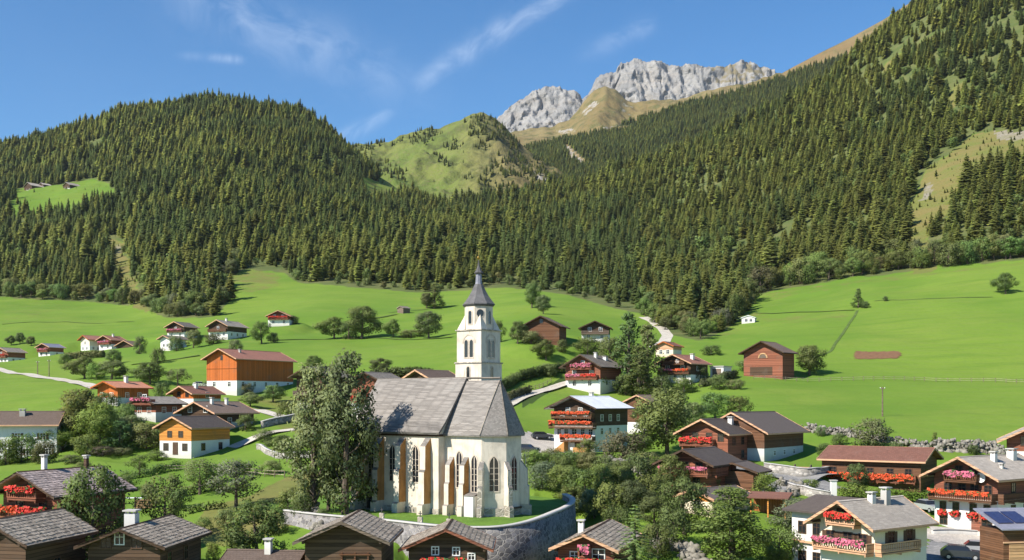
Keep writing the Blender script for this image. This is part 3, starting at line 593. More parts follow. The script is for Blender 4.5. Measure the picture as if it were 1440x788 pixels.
for s_ in (-1, 1):
    a, b = (x0, s_ * hw, ez), (x1, s_ * hw, ez); a2, b2 = (x0, s_ * (hw - 1.1), ez + 1.15), (x1, s_ * (hw - 1.1), ez + 1.15); r1, r2 = (x0, 0, RZ), (x1, 0, RZ)
    for q in (([a, b, b2, a2]), ([a2, b2, r2, r1])):
        mb.prism(q if s_ < 0 else q[::-1], (0, s_ * .1, .2))
mb.build('nave_roof', M['church_shingle'], ch)
mb = MB(); hc = HWC + .38; c1 = (.05, -hc); c2 = (OCT[0][0] + .36, OCT[0][1] - .16); c3 = (c2[0], -c2[1]); c4 = (c1[0], -c1[1]); top = RZ - .06
ring = [(XN1 - .2, -hc), c1, c2, c3, c4, (XN1 - .2, hc)]
def up(p, f): return (p[0] * (1 - f), p[1] * (1 - f), ez + .02 + (top - ez) * f ** .93)
for k in range(5):
    p, q = ring[k], ring[k + 1]
    def lv(p_, f):
        if p_[0] < -1: return (p_[0], p_[1] * (1 - f), ez + .02 + (top - ez) * f ** .93)
        return up(p_, f)
    for f0, f1 in ((0, .18), (.18, .55), (.55, .985)):
        A_, B_, C_, D_ = lv(p, f0), lv(q, f0), lv(q, f1), lv(p, f1)
        mb.face([A_, B_, C_, D_], 0, .5)
    mb.face([lv(p, 0)[:2] + (ez - .14,), lv(q, 0)[:2] + (ez - .14,), lv(q, 0), lv(p, 0)], 0, .3)
mb.face([(p[0], p[1], ez - .14) for p in ring][::-1], 0, .3)
cr = mb.build('choir_roof', M['church_shingle'], ch)
mb = MB(); mb.tube([(XN0 - .4, 0, RZ + .17), (XN1, 0, RZ + .19), (.1, 0, RZ + .14)], [.12, .12, .12], 5)
for c_ in (c1, c2, c3, c4): mb.tube([up(c_, 0), up(c_, .55), up(c_, .985)], [.09, .09, .09], 4)
mb.build('ridge_cap', M['grey_shingle'], cr)
def buttress(x, y, out, wd, dep, h, front='church_plaster', side='ochre_plaster', top_h=.9, name='buttress', quoin=False):
    o2 = Vector((out[0], out[1], 0)).normalized(); ex = Vector((-o2.y, o2.x, 0)); P = Vector((x, y, 0)); mb = MB()
    def q(a, d, z): return P + ex * a + o2 * d + Vector((0, 0, z))
    hw_ = wd / 2; zs = [(-1.2, dep * 1.25), (1.0, dep * 1.25), (1.15, dep), (h * .62, dep), (h * .66, dep * .82), (h, dep * .8), (h + top_h, .02)]
    for (z0, d0), (z1, d1) in zip(zs[:-1], zs[1:]):
        cap = (d1 < d0 - .05 and z1 - z0 < 1.2)
        mb.face([q(-hw_, d0, z0), q(hw_, d0, z0), q(hw_, d1, z1), q(-hw_, d1, z1)], 2 if cap else 0)
        for s_ in (-1, 1):
            f = [q(s_ * hw_, 0, z0), q(s_ * hw_, d0, z0), q(s_ * hw_, d1, z1), q(s_ * hw_, 0, z1)]
            mb.face(f if s_ < 0 else f[::-1], 0 if z1 < 1.2 else 1)
    return mb.build(name, [M[front], M[side], M['church_shingle']], ch)
for xb in (-16.9, -13.6, -10.3, -6.6): buttress(xb, -HWN, (0, -1), .8, 1.15, 7.4)
for xb in (-4.1, -2.05): buttress(xb, -HWC, (0, -1), .62, 1.0, 5.4)
r2_ = math.sqrt(.5)
for (x, y, o) in ((.0, -HWC, (.38, -.92)), (OCT[0][0], OCT[0][1], (.92, -.38)), (OCT[1][0], OCT[1][1], (.92, .38)), (0, HWC, (.38, .92))):
    buttress(x * .97, y * .97, o, .52, .95, 5.0, 'quoin_stone', 'church_plaster')
for xb in (-15.2, -11.9, -8.4): lancet(ch, 'window', (xb, -HWN - .003, 3.4), (0, -1), .85, 4.0)
for xb in (-3.05, -.95): lancet(ch, 'window', (xb, -HWC - .003, 2.6 if xb > -2 else 3.0), (0, -1), .75, 3.9)
lancet(ch, 'window', (.95 + .002, (-HWC + OCT[0][1]) / 2 - .002, 2.7), (1, -1), .95, 3.7); lancet(ch, 'window', (1.903, 0, 2.7), (1, 0), .95, 3.7); lancet(ch, 'window', (.952, (HWC - OCT[0][1]) / 2 + .95, 2.7), (1, 1), .95, 3.7)
lancet(ch, 'side_door', (-15.25, -HWN - .14, .05), (0, -1), 1.0, 2.5, True, False, 'quoin_stone', .08, False)
mb = MB(); mb.box(-1.55, -.3, -HWC - 1.05, -HWC - .13, -.5, 2.2); mb.face([(-1.62, -HWC - 1.12, 2.2), (-.23, -HWC - 1.12, 2.2), (-.23, -HWC - .12, 2.55), (-1.62, -HWC - .12, 2.55)], 1); mb.build('sacristy_annex', [M['white_plaster'], M['church_shingle']], ch)
mb = MB(); mb.box(2.3, 2.45, -.7, .7, .75, .95); mb.build('wall_bench', M['old_wood'], ch)
# tower
tw = empty('tower', (-7.25, 5.35, 0)); tw.parent = ch; tw.scale = (.92, .92, 1)
mb = MB(); mb.box(-2.1, 2.1, -2.1, 2.1, -1.5, 16.85); mb.build('lower_stage', M['church_plaster'], tw)
mb = MB(); mb.box(-1.97, 1.97, -1.97, 1.97, 16.85, 20.6); mb.build('belfry_stage', M['church_plaster'], tw)
mb = MB()
for z_, hw_ in ((16.75, 2.22), (20.55, 2.12)):
    mb = MB(); mb.prism([(-hw_, -hw_, z_), (hw_, -hw_, z_), (hw_, hw_, z_), (-hw_, hw_, z_)], (0, 0, .14)); mb.build('string_course', M['quoin_stone'], tw)
mb = MB(); ro = 1.72 / math.cos(R(22.5))
mb.lathe([(20.69, ro), (23.6, ro)], 8, rot=R(22.5))
for sx, sy in ((1, 1), (1, -1), (-1, 1), (-1, -1)):                            # broaches at the corners of the square
    a = (1.95 * sx, 1.95 * sy, 20.69); b = (.71 * sx, 1.72 * sy, 20.69); c = (1.72 * sx, .71 * sy, 20.69); a1 = (.71 * sx, 1.95 * sy, 20.69); a2 = (1.95 * sx, .71 * sy, 20.69); tp = (1.215 * sx, 1.215 * sy, 22.5)
    for f in ([a1, a, tp], [a, a2, tp], [a1, tp, b], [a2, c, tp]): mb.face(f if sx * sy < 0 else f[::-1])
mb.build('octagon_stage', M['church_plaster'], tw)
mb = MB(); mb.lathe([(23.42, 1.95), (23.6, 2.14), (23.72, 2.14), (24.1, 1.78), (24.7, 1.30), (25.3, .94), (25.9, .62), (26.1, .50)], 8, rot=R(22.5)); spire = mb.build('spire', M['spire_shingle'], tw)
mb = MB(); mb.lathe([(26.05, .5), (26.25, .42), (27.3, .38), (27.35, .46)], 8, rot=R(22.5)); mb.build('lantern', M['metal_sheet'], spire)
mb = MB(); mb.lathe([(27.3, .55), (27.42, .6), (27.75, .36), (28.2, .16), (28.9, .07), (29.0, .05)], 8, rot=R(22.5)); mb.build('lantern_cap', M['spire_shingle'], spire)
mb = MB(); mb.lathe([(28.95, .05), (29.06, .17), (29.2, .22), (29.34, .17), (29.45, .03)], 10); mb.tube([(0, 0, 29.4), (0, 0, 30.2)], [.04, .04], 5); mb.tube([(-.26 * .7, -.26 * .7, 29.9), (.26 * .7, .26 * .7, 29.9)], [.04, .04], 5); mb.build('finial_cross', M['gold'], spire)
for out in ((0, -1), (1, 0), (-1, 0), (0, 1)):
    o2 = Vector(out); ex = Vector((-o2.y, o2.x))
    for s_ in (-.42, .42):
        p = o2 * 1.973 + ex * s_; lancet(tw, 'belfry_window', (p.x, p.y, 17.45), out, .55, 2.0, False, False, 'window_stone', .05, False)
    p = o2 * 1.974; mb = MB()
    for k in range(9):                                                         # round arch over the twin opening
        a0, a1 = math.pi * k / 9, math.pi * (k + 1) / 9
        f = lambda a, r, dd: (p + ex * math.cos(a) * r + o2 * dd).to_tuple() + (19.1 + math.sin(a) * r,)
        mb.face([f(a0, 1.1, .05), f(a1, 1.1, .05), f(a1, .9, .05), f(a0, .9, .05)])
    mb.build('blind_arch', M['window_stone'], tw)
    p = o2 * 2.103; lancet(tw, 'tower_window', (p.x, p.y, 15.0), out, .5, 1.35, False, False, 'window_stone', .05, False)
for k in range(8):
    a = R(45 * k); out = (math.cos(a), math.sin(a)); p = Vector(out) * 1.724
    if k % 2 == 0: lancet(tw, 'octagon_window', (p.x, p.y, 21.35), out, .5, 1.5, False, False, 'window_stone', .05, False)
for out in ((1, -1),):                                                         # clock on the diagonal face
    o2 = Vector(out).normalized(); ex = Vector((-o2.y, o2.x)); p = o2 * 1.73; mb = MB()
    fc = lambda a, r, d: (p + ex * math.cos(a) * r + o2 * d).to_tuple() + (22.55 + math.sin(a) * r,)
    mb.face([fc(2 * math.pi * k / 20, .46, .04) for k in range(20)], 0)
    for k in range(20): mb.face([fc(2 * math.pi * k / 20, .52, .04), fc(2 * math.pi * (k + 1) / 20, .52, .04), fc(2 * math.pi * (k + 1) / 20, .46, .05), fc(2 * math.pi * k / 20, .46, .05)], 1)
    mb.build('round_opening', [M['glass'], M['window_stone']], tw)
# churchyard lawn and the wall round it
def sheet(name, mat, poly, z, step=1.0, kind='structure', nz=.12):
    xs = [p[0] for p in poly]; ys = [p[1] for p in poly]
    gx, gy = np.meshgrid(np.arange(min(xs), max(xs) + step, step), np.arange(min(ys), max(ys) + step, step), indexing='ij')
    i = np.arange(gx.size).reshape(gx.shape); F = np.stack([i[:-1, :-1], i[1:, :-1], i[1:, 1:], i[:-1, 1:]], -1).reshape(-1, 4)
    F = F[inpoly(gx.ravel()[F].mean(1), gy.ravel()[F].mean(1), poly)]
    V = np.stack([gx, gy, z + nz * fbm(gx / 5, gy / 5, 3, 77)], -1).reshape(-1, 3)
    return tag(link(name, npmesh(name, V, F, M[mat], None, None, True)), kind=kind)
sheet('churchyard_lawn', 'lawn', YARD, CHZ - .03, .5, nz=.06)
def smooth_path(pts, n=6):
    out = []
    for i in range(len(pts) - 1):
        p0, p1, p2, p3 = (np.array(pts[max(i - 1, 0)]), np.array(pts[i]), np.array(pts[i + 1]), np.array(pts[min(i + 2, len(pts) - 1)]))
        for k in range(n):
            t = k / n; out.append(.5 * ((2 * p1) + (-p0 + p2) * t + (2 * p0 - 5 * p1 + 4 * p2 - p3) * t * t + (-p0 + 3 * p1 - 3 * p2 + p3) * t ** 3))
    out.append(np.array(pts[-1], float)); return np.array(out)
def wall_strip(name, mats, pts, ztop, zbot, thick, label, cat='wall', cope=.12, world=True, batter=0.0, group=None):
    """a free-standing wall along a curve with a coping; ztop/zbot functions of (x, y, s)"""
    P = smooth_path(pts); T = np.gradient(P, axis=0); T /= np.linalg.norm(T, axis=1)[:, None]; Nn = np.stack([T[:, 1], -T[:, 0]], 1)
    L = np.concatenate([[0], np.cumsum(np.linalg.norm(np.diff(P, axis=0), axis=1))]); c0 = P[len(P) // 2]
    root = empty(name, (c0[0], c0[1], zbot(c0[0], c0[1], .5))); tag(root, label, cat, group); oz = root.location.z
    for nm, mt, ext, lo, hi in (('wall_body', mats[0], 0, None, -cope), ('coping', mats[1], .08, -cope + .004, 0)):
        V = []; F = []
        for k, (x, y) in enumerate(P):
            s = L[k] / L[-1]; zt = ztop(x, y, s); zl = (zbot(x, y, s) if lo is None else zt + lo); zh = zt + hi
            b = batter * (zh - zl) if lo is None else 0
            for sd, z in ((thick / 2 + ext + b, zl), (thick / 2 + ext, zh), (-thick / 2 - ext, zh), (-thick / 2 - ext, zl)):
                V.append((x + Nn[k][0] * sd - c0[0], y + Nn[k][1] * sd - c0[1], z - oz))
        for k in range(len(P) - 1):
            for j in range(4): F.append((4 * k + j, 4 * (k + 1) + j, 4 * (k + 1) + (j + 1) % 4, 4 * k + (j + 1) % 4))
        F += [(0, 1, 2, 3), tuple(4 * (len(P) - 1) + j for j in (3, 2, 1, 0))]
        link(nm, npmesh(nm, V, F, M[mt]), root)
    return root
wall_strip('churchyard_wall', ('church_wall_stone', 'concrete'), WALL, lambda x, y, s: CHZ + .42 + .35 * min(1, max(0, (s - .45) / .2)), lambda x, y, s: -18.5, .55,
           'curved grey stone retaining wall holding up the churchyard lawn', 'retaining wall', .16, batter=.05)

# ------------------------------------------------------------------ houses
WINCACHE = {}
def window_mesh(w_, h, frame, shutter=None, cross=True):
    key = (w_, h, frame, shutter, cross)
    if key in WINCACHE: return WINCACHE[key]
    mb = MB(); f = .09; d = .07                                               # local: x across, y=0 wall plane, -y outward, z up from sill
    for b in ((-w_ / 2 - f, w_ / 2 + f, -f, 0), (-w_ / 2 - f, w_ / 2 + f, h, h + f), (-w_ / 2 - f, -w_ / 2, 0, h), (w_ / 2, w_ / 2 + f, 0, h)): mb.box(b[0], b[1], -d, .01, b[2], b[3])
    if cross:
        mb.box(-.03, .03, -.045, -.01, 0, h); mb.box(-w_ / 2, w_ / 2, -.043, -.012, h * .62, h * .62 + .05)
    if shutter:
        for s_ in (-1, 1):
            x0, x1 = sorted((s_ * (w_ / 2 + f + .02), s_ * (w_ / 2 + f + .02 + w_ * .48))); mb.box(x0, x1, -.06, -.012, -.02, h + .02, 1)
    a = mb.mesh('window', [M[frame], M[shutter or frame]]); g = MB(); g.box(-w_ / 2, w_ / 2, -.02, .005, 0, h); b = g.mesh('pane', M['glass'])
    WINCACHE[key] = (a, b); return a, b
def put_window(parent, pos, ang, w_=.9, h=1.15, frame='window_white', shutter=None, name='window', flowers=None):
    a, b = window_mesh(w_, h, frame, shutter); o = link(name, a, parent, pos, ang); link('pane', b, o)
    if flowers: flower_box(o, w_ + .5, flowers, -.28)
    return o
def flower_mesh(name, L, col, hgt=.5, dep=.42, dens=52, drop=.35):
    """a mass of leaves and blossoms filling a long box: x along, y outward negative, z up from the rail"""
    n = int(L * dens) * 2; V = np.zeros((n, 4, 3)); mi = np.zeros(n, int)
    for i in range(n):
        x = RNG.uniform(-L / 2, L / 2); y = -RNG.uniform(0, dep); bulge = .75 + .25 * math.sin(x * 3.1 + L) + RNG.uniform(-.1, .1)
        z = RNG.uniform(-drop, hgt) * bulge; s = RNG.uniform(.07, .15); mi[i] = 0 if RNG.random() < .58 else 1
        nrm = np.array([RNG.normal(0, .5), -1 + RNG.normal(0, .5), RNG.normal(.5, .5)]); nrm /= np.linalg.norm(nrm); t1 = np.cross(nrm, [0.1, .2, 1]); t1 /= np.linalg.norm(t1); t2 = np.cross(nrm, t1)
        c = np.array([x, y - (.06 if mi[i] == 0 else 0), z])
        for k, (a, b) in enumerate(((-1, -1), (1, -1), (1, 1), (-1, 1))): V[i, k] = c + (t1 * a + t2 * b) * s
    return npmesh(name, V.reshape(-1, 3), np.arange(4 * n).reshape(n, 4), [M[col], M['flower_leaf']], mi)
def flower_box(parent, L, col, z=0, y=-.08, hgt=.42, name='flowers', drop=.25):
    return link(name, flower_mesh(name, L, col, hgt, .38, 52, drop), parent, (0, y, z))
def add_balcony(house, pos, ang, L, wood='brown_wood', flowers=None, depth=1.05, rail=.95, cols=True, fl_h=.5, fl_drop=.35):
    """local: centre of the outer rail on x, wall side at +y"""
    mb = MB(); mb.box(-L / 2, L / 2, 0, depth, -.16, 0); mb.box(-L / 2, L / 2, -.02, .08, rail - .1, rail); mb.box(-L / 2, L / 2, -.01, .06, .06, .16)
    n = max(3, int(L / .28))
    for k in range(n + 1):
        x = -L / 2 + L * k / n; mb.box(x - .075, x + .075, .01, .045, .1, rail - .05)
    for s_ in (-1, 1):
        mb.box(s_ * L / 2 - .05, s_ * L / 2 + .05, 0, depth, rail - .1, rail - .003); mb.box(s_ * L / 2 - .03, s_ * L / 2 + .03, .05, depth, .05, rail - .12)
    for k in range(int(L / 2.2) + 1):
        x = -L / 2 + .1 + (L - .2) * k / max(1, int(L / 2.2)); mb.prism([(x - .07, .0, -.17), (x + .07, .0, -.17), (x + .07, depth, -.17), (x - .07, depth, -.17)], (0, 0, -.16))
    b = mb.build('balcony', M[wood], house, pos, ang)
    if flowers:
        for q, fc in enumerate(flowers if isinstance(flowers, (list, tuple)) else [flowers]):
            nq = len(flowers) if isinstance(flowers, (list, tuple)) else 1; LL = L / nq
            link('flowers', flower_mesh('flowers', LL * .96, fc, fl_h * .58, .34, 64, fl_drop), b, (-L / 2 + LL * (q + .5), -.02, rail))
    return b
def chimney(roof, x, y, z, w_=.62, h=1.3, mat='white_plaster', capm='concrete'):
    mb = MB(); mb.box(-w_ / 2, w_ / 2, -w_ / 2, w_ / 2, -1.0, h); c = mb.build('chimney', M[mat], roof, (x, y, z))
    mb2 = MB(); 
    mb.v = []; mb.f = []; mb.m = []; mb.r = []
    mb.box(-w_ / 2 - .12, w_ / 2 + .12, -w_ / 2 - .12, w_ / 2 + .12, h + .22, h + .34)
    for sx in (-1, 1):
        for sy in (-1, 1): mb.box(sx * w_ * .36 - .07, sx * w_ * .36 + .07, sy * w_ * .36 - .07, sy * w_ * .36 + .07, h, h + .22)
    o = mb.build('chimney_cap', M[capm], roof, (x, y, z)); return c
def gable_roof(house, w_, l, ze, rise, mat, thick=.22, hip=0, detail=False, board='trim_wood', y0=0.0, name='roof', hip0=0, stones=False):
    mb = MB(); hw = w_ / 2
    sl = Vector((hw, 0, rise)).normalized(); nrm = Vector((-rise, 0, hw)).normalized()
    for s_ in (-1, 1):
        lo0, lo1 = (s_ * hw, y0, ze), (s_ * hw, y0 + l, ze); r0, r1 = (0, y0 + hip0, ze + rise), (0, y0 + l - hip, ze + rise)
        q = [lo0, lo1, r1, r0]
        if s_ > 0: mb.prism(q, (0, 0, -thick), 0)
        else: mb.prism(q[::-1], (0, 0, -thick), 0)
    if hip: mb.prism([(-hw, y0 + l, ze), (0, y0 + l - hip, ze + rise), (hw, y0 + l, ze)], (0, 0, -thick), 0)
    if hip0: mb.prism([(-hw, y0, ze), (0, y0 + hip0, ze + rise), (hw, y0, ze)], (0, 0, -thick), 0)
    if detail:                                                                 # hand-split boards laid in courses
        Ls = math.hypot(hw, rise); rows = int(Ls / .42)
        for s_ in (-1, 1):
            for r in range(rows + 1):
                y = y0 - .04 + random.uniform(-.1, 0)
                while y < y0 + l - .04:
                    wd = random.uniform(.16, .34); t0 = min(Ls, r * .42 + random.uniform(-.05, .06)); t1 = max(t0 - .62, 0.0)   # measured down from the ridge
                    if t0 > .02:
                        up_ = .012 + random.uniform(0, .03)
                        def pt(t, yy, lift): return (s_ * hw * t / Ls + s_ * rise / Ls * lift, yy, ze + rise - rise * t / Ls + hw / Ls * lift)
                        a, b, c, d = pt(t0 + .02, y, up_ + .03), pt(t0 + .02, y + wd - .015, up_ + .03), pt(t1, y + wd - .015, .006), pt(t1, y, .006)
                        rr = random.random(); e_, f_ = pt(t0 + .02, y, up_ - .005), pt(t0 + .02, y + wd - .015, up_ - .005)
                        if s_ > 0: mb.face([a, b, c, d], 0, rr); mb.face([e_, f_, b, a], 0, rr)
                        else: mb.face([d, c, b, a], 0, rr); mb.face([a, b, f_, e_], 0, rr)
                    y += wd
    ro = mb.build(name, M[mat], house)
    mb = MB()
    for yb, hh, dy in ((y0 - .045, hip0, 0), (y0 + l + .002, hip, 0)):
        if hh: continue
        for s_ in (-1, 1):
            q = [(s_ * (hw + .03), yb, ze - thick - .02), (0, yb, ze + rise - thick - .02), (0, yb, ze + rise + .05), (s_ * (hw + .03), yb, ze + .05)]
            mb.prism(q if s_ < 0 else q[::-1], (0, .043, 0), 0)
    for s_ in (-1, 1): mb.box(s_ * (hw + .004) if s_ > 0 else s_ * hw - .034, s_ * hw + .034 if s_ > 0 else s_ * (hw + .004), y0 + .02, y0 + l - .02, ze - thick - .03, ze - .01)
    if board: mb.build('bargeboard', M[board], ro)
    if not hip and not hip0:
        mb = MB(); mb.prism([(-.16, y0, ze + rise - .03), (.16, y0, ze + rise - .03), (0, y0, ze + rise + .07)], (0, l, 0)); mb.build('ridge_cap', M['old_wood' if detail else mat], ro)
    return ro
def house(key, name, label, cat, wall='brown_wood', base='white_plaster', hb=2.6, roof='brown_shingle', detail=False, board='trim_wood', os=.85, of=1.25, ob=.7,
          front=(), side=(), left=(), balc=(), chim=(), frame='window_white', shutter=None, door=None, hip=0, base_ext=2.2, thick=.22, side_balc=(), gable_wall=None, xyz=None, group='houses of the village'):
    X, Y, ze, th, wd, ln, ri, by = xyz or HS[key]; zb = (HB[key] if not xyz else by); h = empty(name, (X, Y, zb), -R(th)); tag(h, label, cat, group)
    hw = wd / 2 - os; y0, y1 = of, ln - ob; e = ze - zb; pit = ri / (wd / 2)
    zt = e + pit * os - thick - .01                                           # wall height at the side walls
    hb = min(hb, zt - .3)
    if hb > 0:
        mb = MB(); mb.box(-hw, hw, y0, y1, -base_ext, hb); mb.build('ground_floor', M[base], h)
    else: hb = -base_ext
    mb = MB(); p = .035 if hb > 0 else 0                                       # timber storeys stand just proud of the plaster
    prof = [(-hw - p, y0 - p, hb), (hw + p, y0 - p, hb), (hw + p, y0 - p, zt), (0, y0 - p, e + ri - thick - .02), (-hw - p, y0 - p, zt)]
    mb.prism(prof[::-1], (0, y1 - y0 + 2 * p, 0), 0); mb.build('upper_wall' if hb > 0 else 'wall', M[wall], h)
    ro = gable_roof(h, wd, ln, e, ri, roof, thick, hip, detail, board)
    for x in ((-hw, 0, hw) if Y < 300 else ()):                                # purlin ends under the eaves
        mb = MB(); zz = e + ri - pit * abs(x) - thick; mb.box(x - .1, x + .1, .12, y0 - p, zz - .26, zz - .03); mb.build('purlin', M['old_wood'], ro)
    for it in front:
        fx, z = it[0], it[1]; kw = it[2] if len(it) > 2 else {}
        put_window(h, (fx * hw, y0 - (p if z > hb else 0) - .004, z), 0, frame=kw.get('frame', frame), shutter=kw.get('shutter', shutter), w_=kw.get('w', .9), h=kw.get('h', 1.1), flowers=kw.get('fl'))
    for it in side:
        fy, z = it[0], it[1]; kw = it[2] if len(it) > 2 else {}
        put_window(h, (hw + (p if z > hb else 0) + .004, y0 + fy * (y1 - y0), z), R(90), frame=kw.get('frame', frame), shutter=kw.get('shutter', shutter), w_=kw.get('w', .85), h=kw.get('h', 1.1), flowers=kw.get('fl'))
    for it in left:
        put_window(h, (-hw - (p if it[1] > hb else 0) - .004, y0 + it[0] * (y1 - y0), it[1]), R(-90), frame=frame, shutter=shutter, w_=.85, h=1.1)
    if door:
        fx, dw_, dh, dm = door; mb = MB(); mb.box(fx * hw - dw_ / 2, fx * hw + dw_ / 2, y0 - .06, y0 + .02, 0.0, dh); d = mb.build('door', M[dm], h)
        mb = MB(); mb.box(fx * hw + dw_ * .32, fx * hw + dw_ * .4, y0 - .12, y0 - .06, dh * .45, dh * .5); mb.build('handle', M['iron'], d)
    for b in balc:
        z, L, wood, fl = b[0], b[1] * 2 * hw, b[2], b[3]; kw = b[4] if len(b) > 4 else {}
        dep = kw.get('dep', min(1.0, of - .1)); add_balcony(h, (kw.get('x', 0) * hw, y0 - p - dep, z), 0, L, wood, fl, dep, fl_h=kw.get('fh', .5), fl_drop=kw.get('fd', .35))
    for b in side_balc:
        z, f0, f1, wood, fl = b[:5]; L = (f1 - f0) * (y1 - y0); add_balcony(h, (hw + p + .75, y0 + (f0 + f1) / 2 * (y1 - y0), z), R(90), L, wood, fl, .75)
    for c in chim:
        cx, cy = c[0] * wd / 2, c[1] * ln; kw = c[2] if len(c) > 2 else {}
        chimney(ro, cx, cy, e + ri - pit * abs(cx), kw.get('w', .65), kw.get('h', .9), kw.get('m', 'white_plaster'), kw.get('cap', 'concrete'))
    return h, dict(hw=hw, y0=y0, y1=y1, e=e, zt=zt, ri=ri, w=wd, l=ln, roof=ro)
WN = lambda **k: k
# far hamlet on the left meadow
house('far_a', 'farmhouse', 'white farmhouse with reddish gable and dark grey roof, at the left picture edge', 'house', 'red_wood', 'white_plaster', 2.6, 'grey_shingle', front=[(-.5,1.0),(.1,1.0),(.6,1.0),(0,3.6)], side=[(.3,1),(.7,1)], balc=[(2.7,.9,'red_wood','flower_red')])
house('far_b', 'farmhouse', 'small house with red gable and blue-grey side wall in the far hamlet', 'house', 'red_wood', 'white_plaster', 2.4, 'metal_sheet', front=[(-.5,.9),(.4,.9)], balc=[(2.5,.9,'red_wood','flower_pink')], side=[(.5,1)])
house('far_c', 'farmhouse', 'white house with orange bargeboard and pinkish roof in the far hamlet', 'house', 'cream_plaster', 'white_plaster', 2.6, 'red_tile', front=[(-.5,1.0),(.4,1.0),(0,3.3)], side=[(.3,1),(.7,1)], board='orange_wood')
house('far_d', 'farmhouse', 'farmhouse with pink flower balcony and brown roof in the far hamlet', 'house', 'red_wood', 'white_plaster', 2.6, 'red_tile', front=[(-.5,1.0),(.4,1.0),(-.2,3.3)], side=[(.4,1)], balc=[(2.7,.9,'red_wood','flower_pink')], chim=[(.2,.5)])
house('far_e', 'barn', 'dark low barn at the end of the far row beside white posts', 'barn', 'old_wood', 'white_plaster', 1.6, 'brown_shingle', front=[(-.4,.6),(.5,.6)], os=.7)
house('far_f', 'farmhouse', 'dark timber farmhouse with white base above a paler house on the far meadow', 'house', 'old_wood', 'white_plaster', 2.3, 'grey_shingle', front=[(-.5,.8),(.5,.8),(0,3.2)], side=[(.4,.9),(.8,.9)], balc=[(2.4,.9,'brown_wood','flower_pink')])
house('far_g', 'cottage', 'small whitewashed cottage below a dark farmhouse on the far meadow', 'house', 'white_plaster', 'white_plaster', 0, 'grey_shingle', front=[(-.3,1.0),(.4,1.0)], side=[(.3,1),(.7,1)])
house('far_h', 'farmhouse', 'long dark timber farmhouse with white base near the wood edge', 'house', 'old_wood', 'white_plaster', 2.5, 'pale_slate', front=[(-.6,.9),(0,.9),(.6,.9),(0,3.4)], side=[(.2,.9),(.5,.9),(.8,.9)], balc=[(2.6,.95,'brown_wood',None)], chim=[(.1,.4)])
house('far_i', 'chalet', 'lone reddish chalet with white base high on the green meadow', 'chalet', 'red_wood', 'white_plaster', 2.2, 'red_tile', front=[(-.5,.7),(.5,.7),(-.4,3.0),(.4,3.0)], balc=[(2.3,.95,'red_wood','flower_red')])
# middle village, left of the church
h, g = house('barn', 'orange_barn', 'big bright orange timber barn with brown roof and white base', 'barn', 'orange_wood', 'white_plaster', 2.4, 'red_tile', board='trim_wood', front=[(0,7.6,WN(w=.6,h=1.0,frame='window_brown')),(-.5,1.0),(.5,1.0)], side=[(.1,1.0),(.3,1.0),(.5,1.0),(.7,1.0),(.9,1.0)], chim=[(.3,.25,WN(w=.5,h=.5,m='concrete'))])
mb = MB(); mb.box(-g['hw'] - .1, g['hw'] + .1, g['y0'] - .16, g['y0'] - .037, 5.4, 5.65); mb.build('beam', M['orange_wood'], h)
house('darkbarn', 'barn', 'dark weathered barn with grey boarded loft half behind the big church tree', 'barn', 'old_wood', 'concrete', 1.2, 'grey_shingle', board='old_wood', of=2.2, front=[(-.3,4.2,WN(frame='window_brown'))], balc=[(2.9,.96,'grey_wood',None,WN(dep=1.6))])
house('redroof', 'cottage', 'small orange timber cottage with reddish brown roof below the orange barn', 'house', 'orange_wood', 'white_plaster', 1.6, 'red_tile', board='trim_wood', front=[(-.4,2.0,WN(frame='window_brown')),(.4,2.0,WN(frame='window_brown'))], side=[(.5,1.9)], chim=[(.25,.4)])
house('terracotta', 'bungalow', 'orange walled bungalow with pale terracotta tile roof and chimney', 'house', 'orange_wood', 'grey_plaster', 1.0, 'terracotta_tile', board='orange_wood', front=[(-.5,.9),(.4,.9)], side=[(.3,.9),(.7,.9)], chim=[(.15,.55,WN(h=1.1))])
house('pinkbalc', 'chalet', 'chalet with grey roof and pink balcony flowers behind the garden trees', 'chalet', 'red_wood', 'grey_plaster', 1.2, 'pale_slate', board='old_wood', front=[(-.5,1.0),(.4,1.0),(0,3.4)], side=[(.3,1.0),(.7,1.0)], balc=[(2.7,.95,'red_wood','flower_pink')])
house('brownmid', 'farmhouse', 'dark timber farmhouse with brown roof just behind the yellow house', 'house', 'old_wood', 'grey_plaster', 1.3, 'brown_shingle', board='trim_wood', front=[(-.5,3.1),(.4,3.1),(0,1.0)], side=[(.35,.9),(.7,.9)], chim=[(.2,.3,WN(w=.5)),(.25,.6,WN(w=.5))])
h, g = house('yellow', 'yellow_house', 'yellow ochre timber house with white ground floor on the green lawn', 'house', 'ochre_wood', 'white_plaster', 2.35, 'dark_tile', board='trim_wood', os=.8, of=.9, ob=.5, front=[(-.6,.75),(.6,.75),(-.35,3.0,WN(w=.8,h=.95)),(.35,3.0,WN(w=.8,h=.95))], side=[(.3,.7),(.75,.7)], frame='window_brown', door=(0,1.1,2.1,'window_brown'))
# long white house at the left edge, ridge running across the view
h, g = house('wh', 'apartment_house', 'long white apartment house with grey roof behind bushes at the left edge of the photo', 'house', 'white_plaster', 'white_plaster', 0, 'brown_shingle', board='trim_wood', hip=0, os=.9, of=.5, ob=.5,
      xyz=(-79.6, 190.0, -4.0, -100, 9.4, 24, 2.3, -10.3), left=[(.06,1.0),(.2,1.0),(.33,1.0),(.46,1.0),(.58,1.0),(.1,3.7),(.28,3.7),(.45,3.7)], front=[(-.4,1.0),(.4,1.0),(-.4,3.7),(.4,3.7)], chim=[(-.3,.28,WN(m='concrete',h=.8,w=.9))], shutter='window_brown')
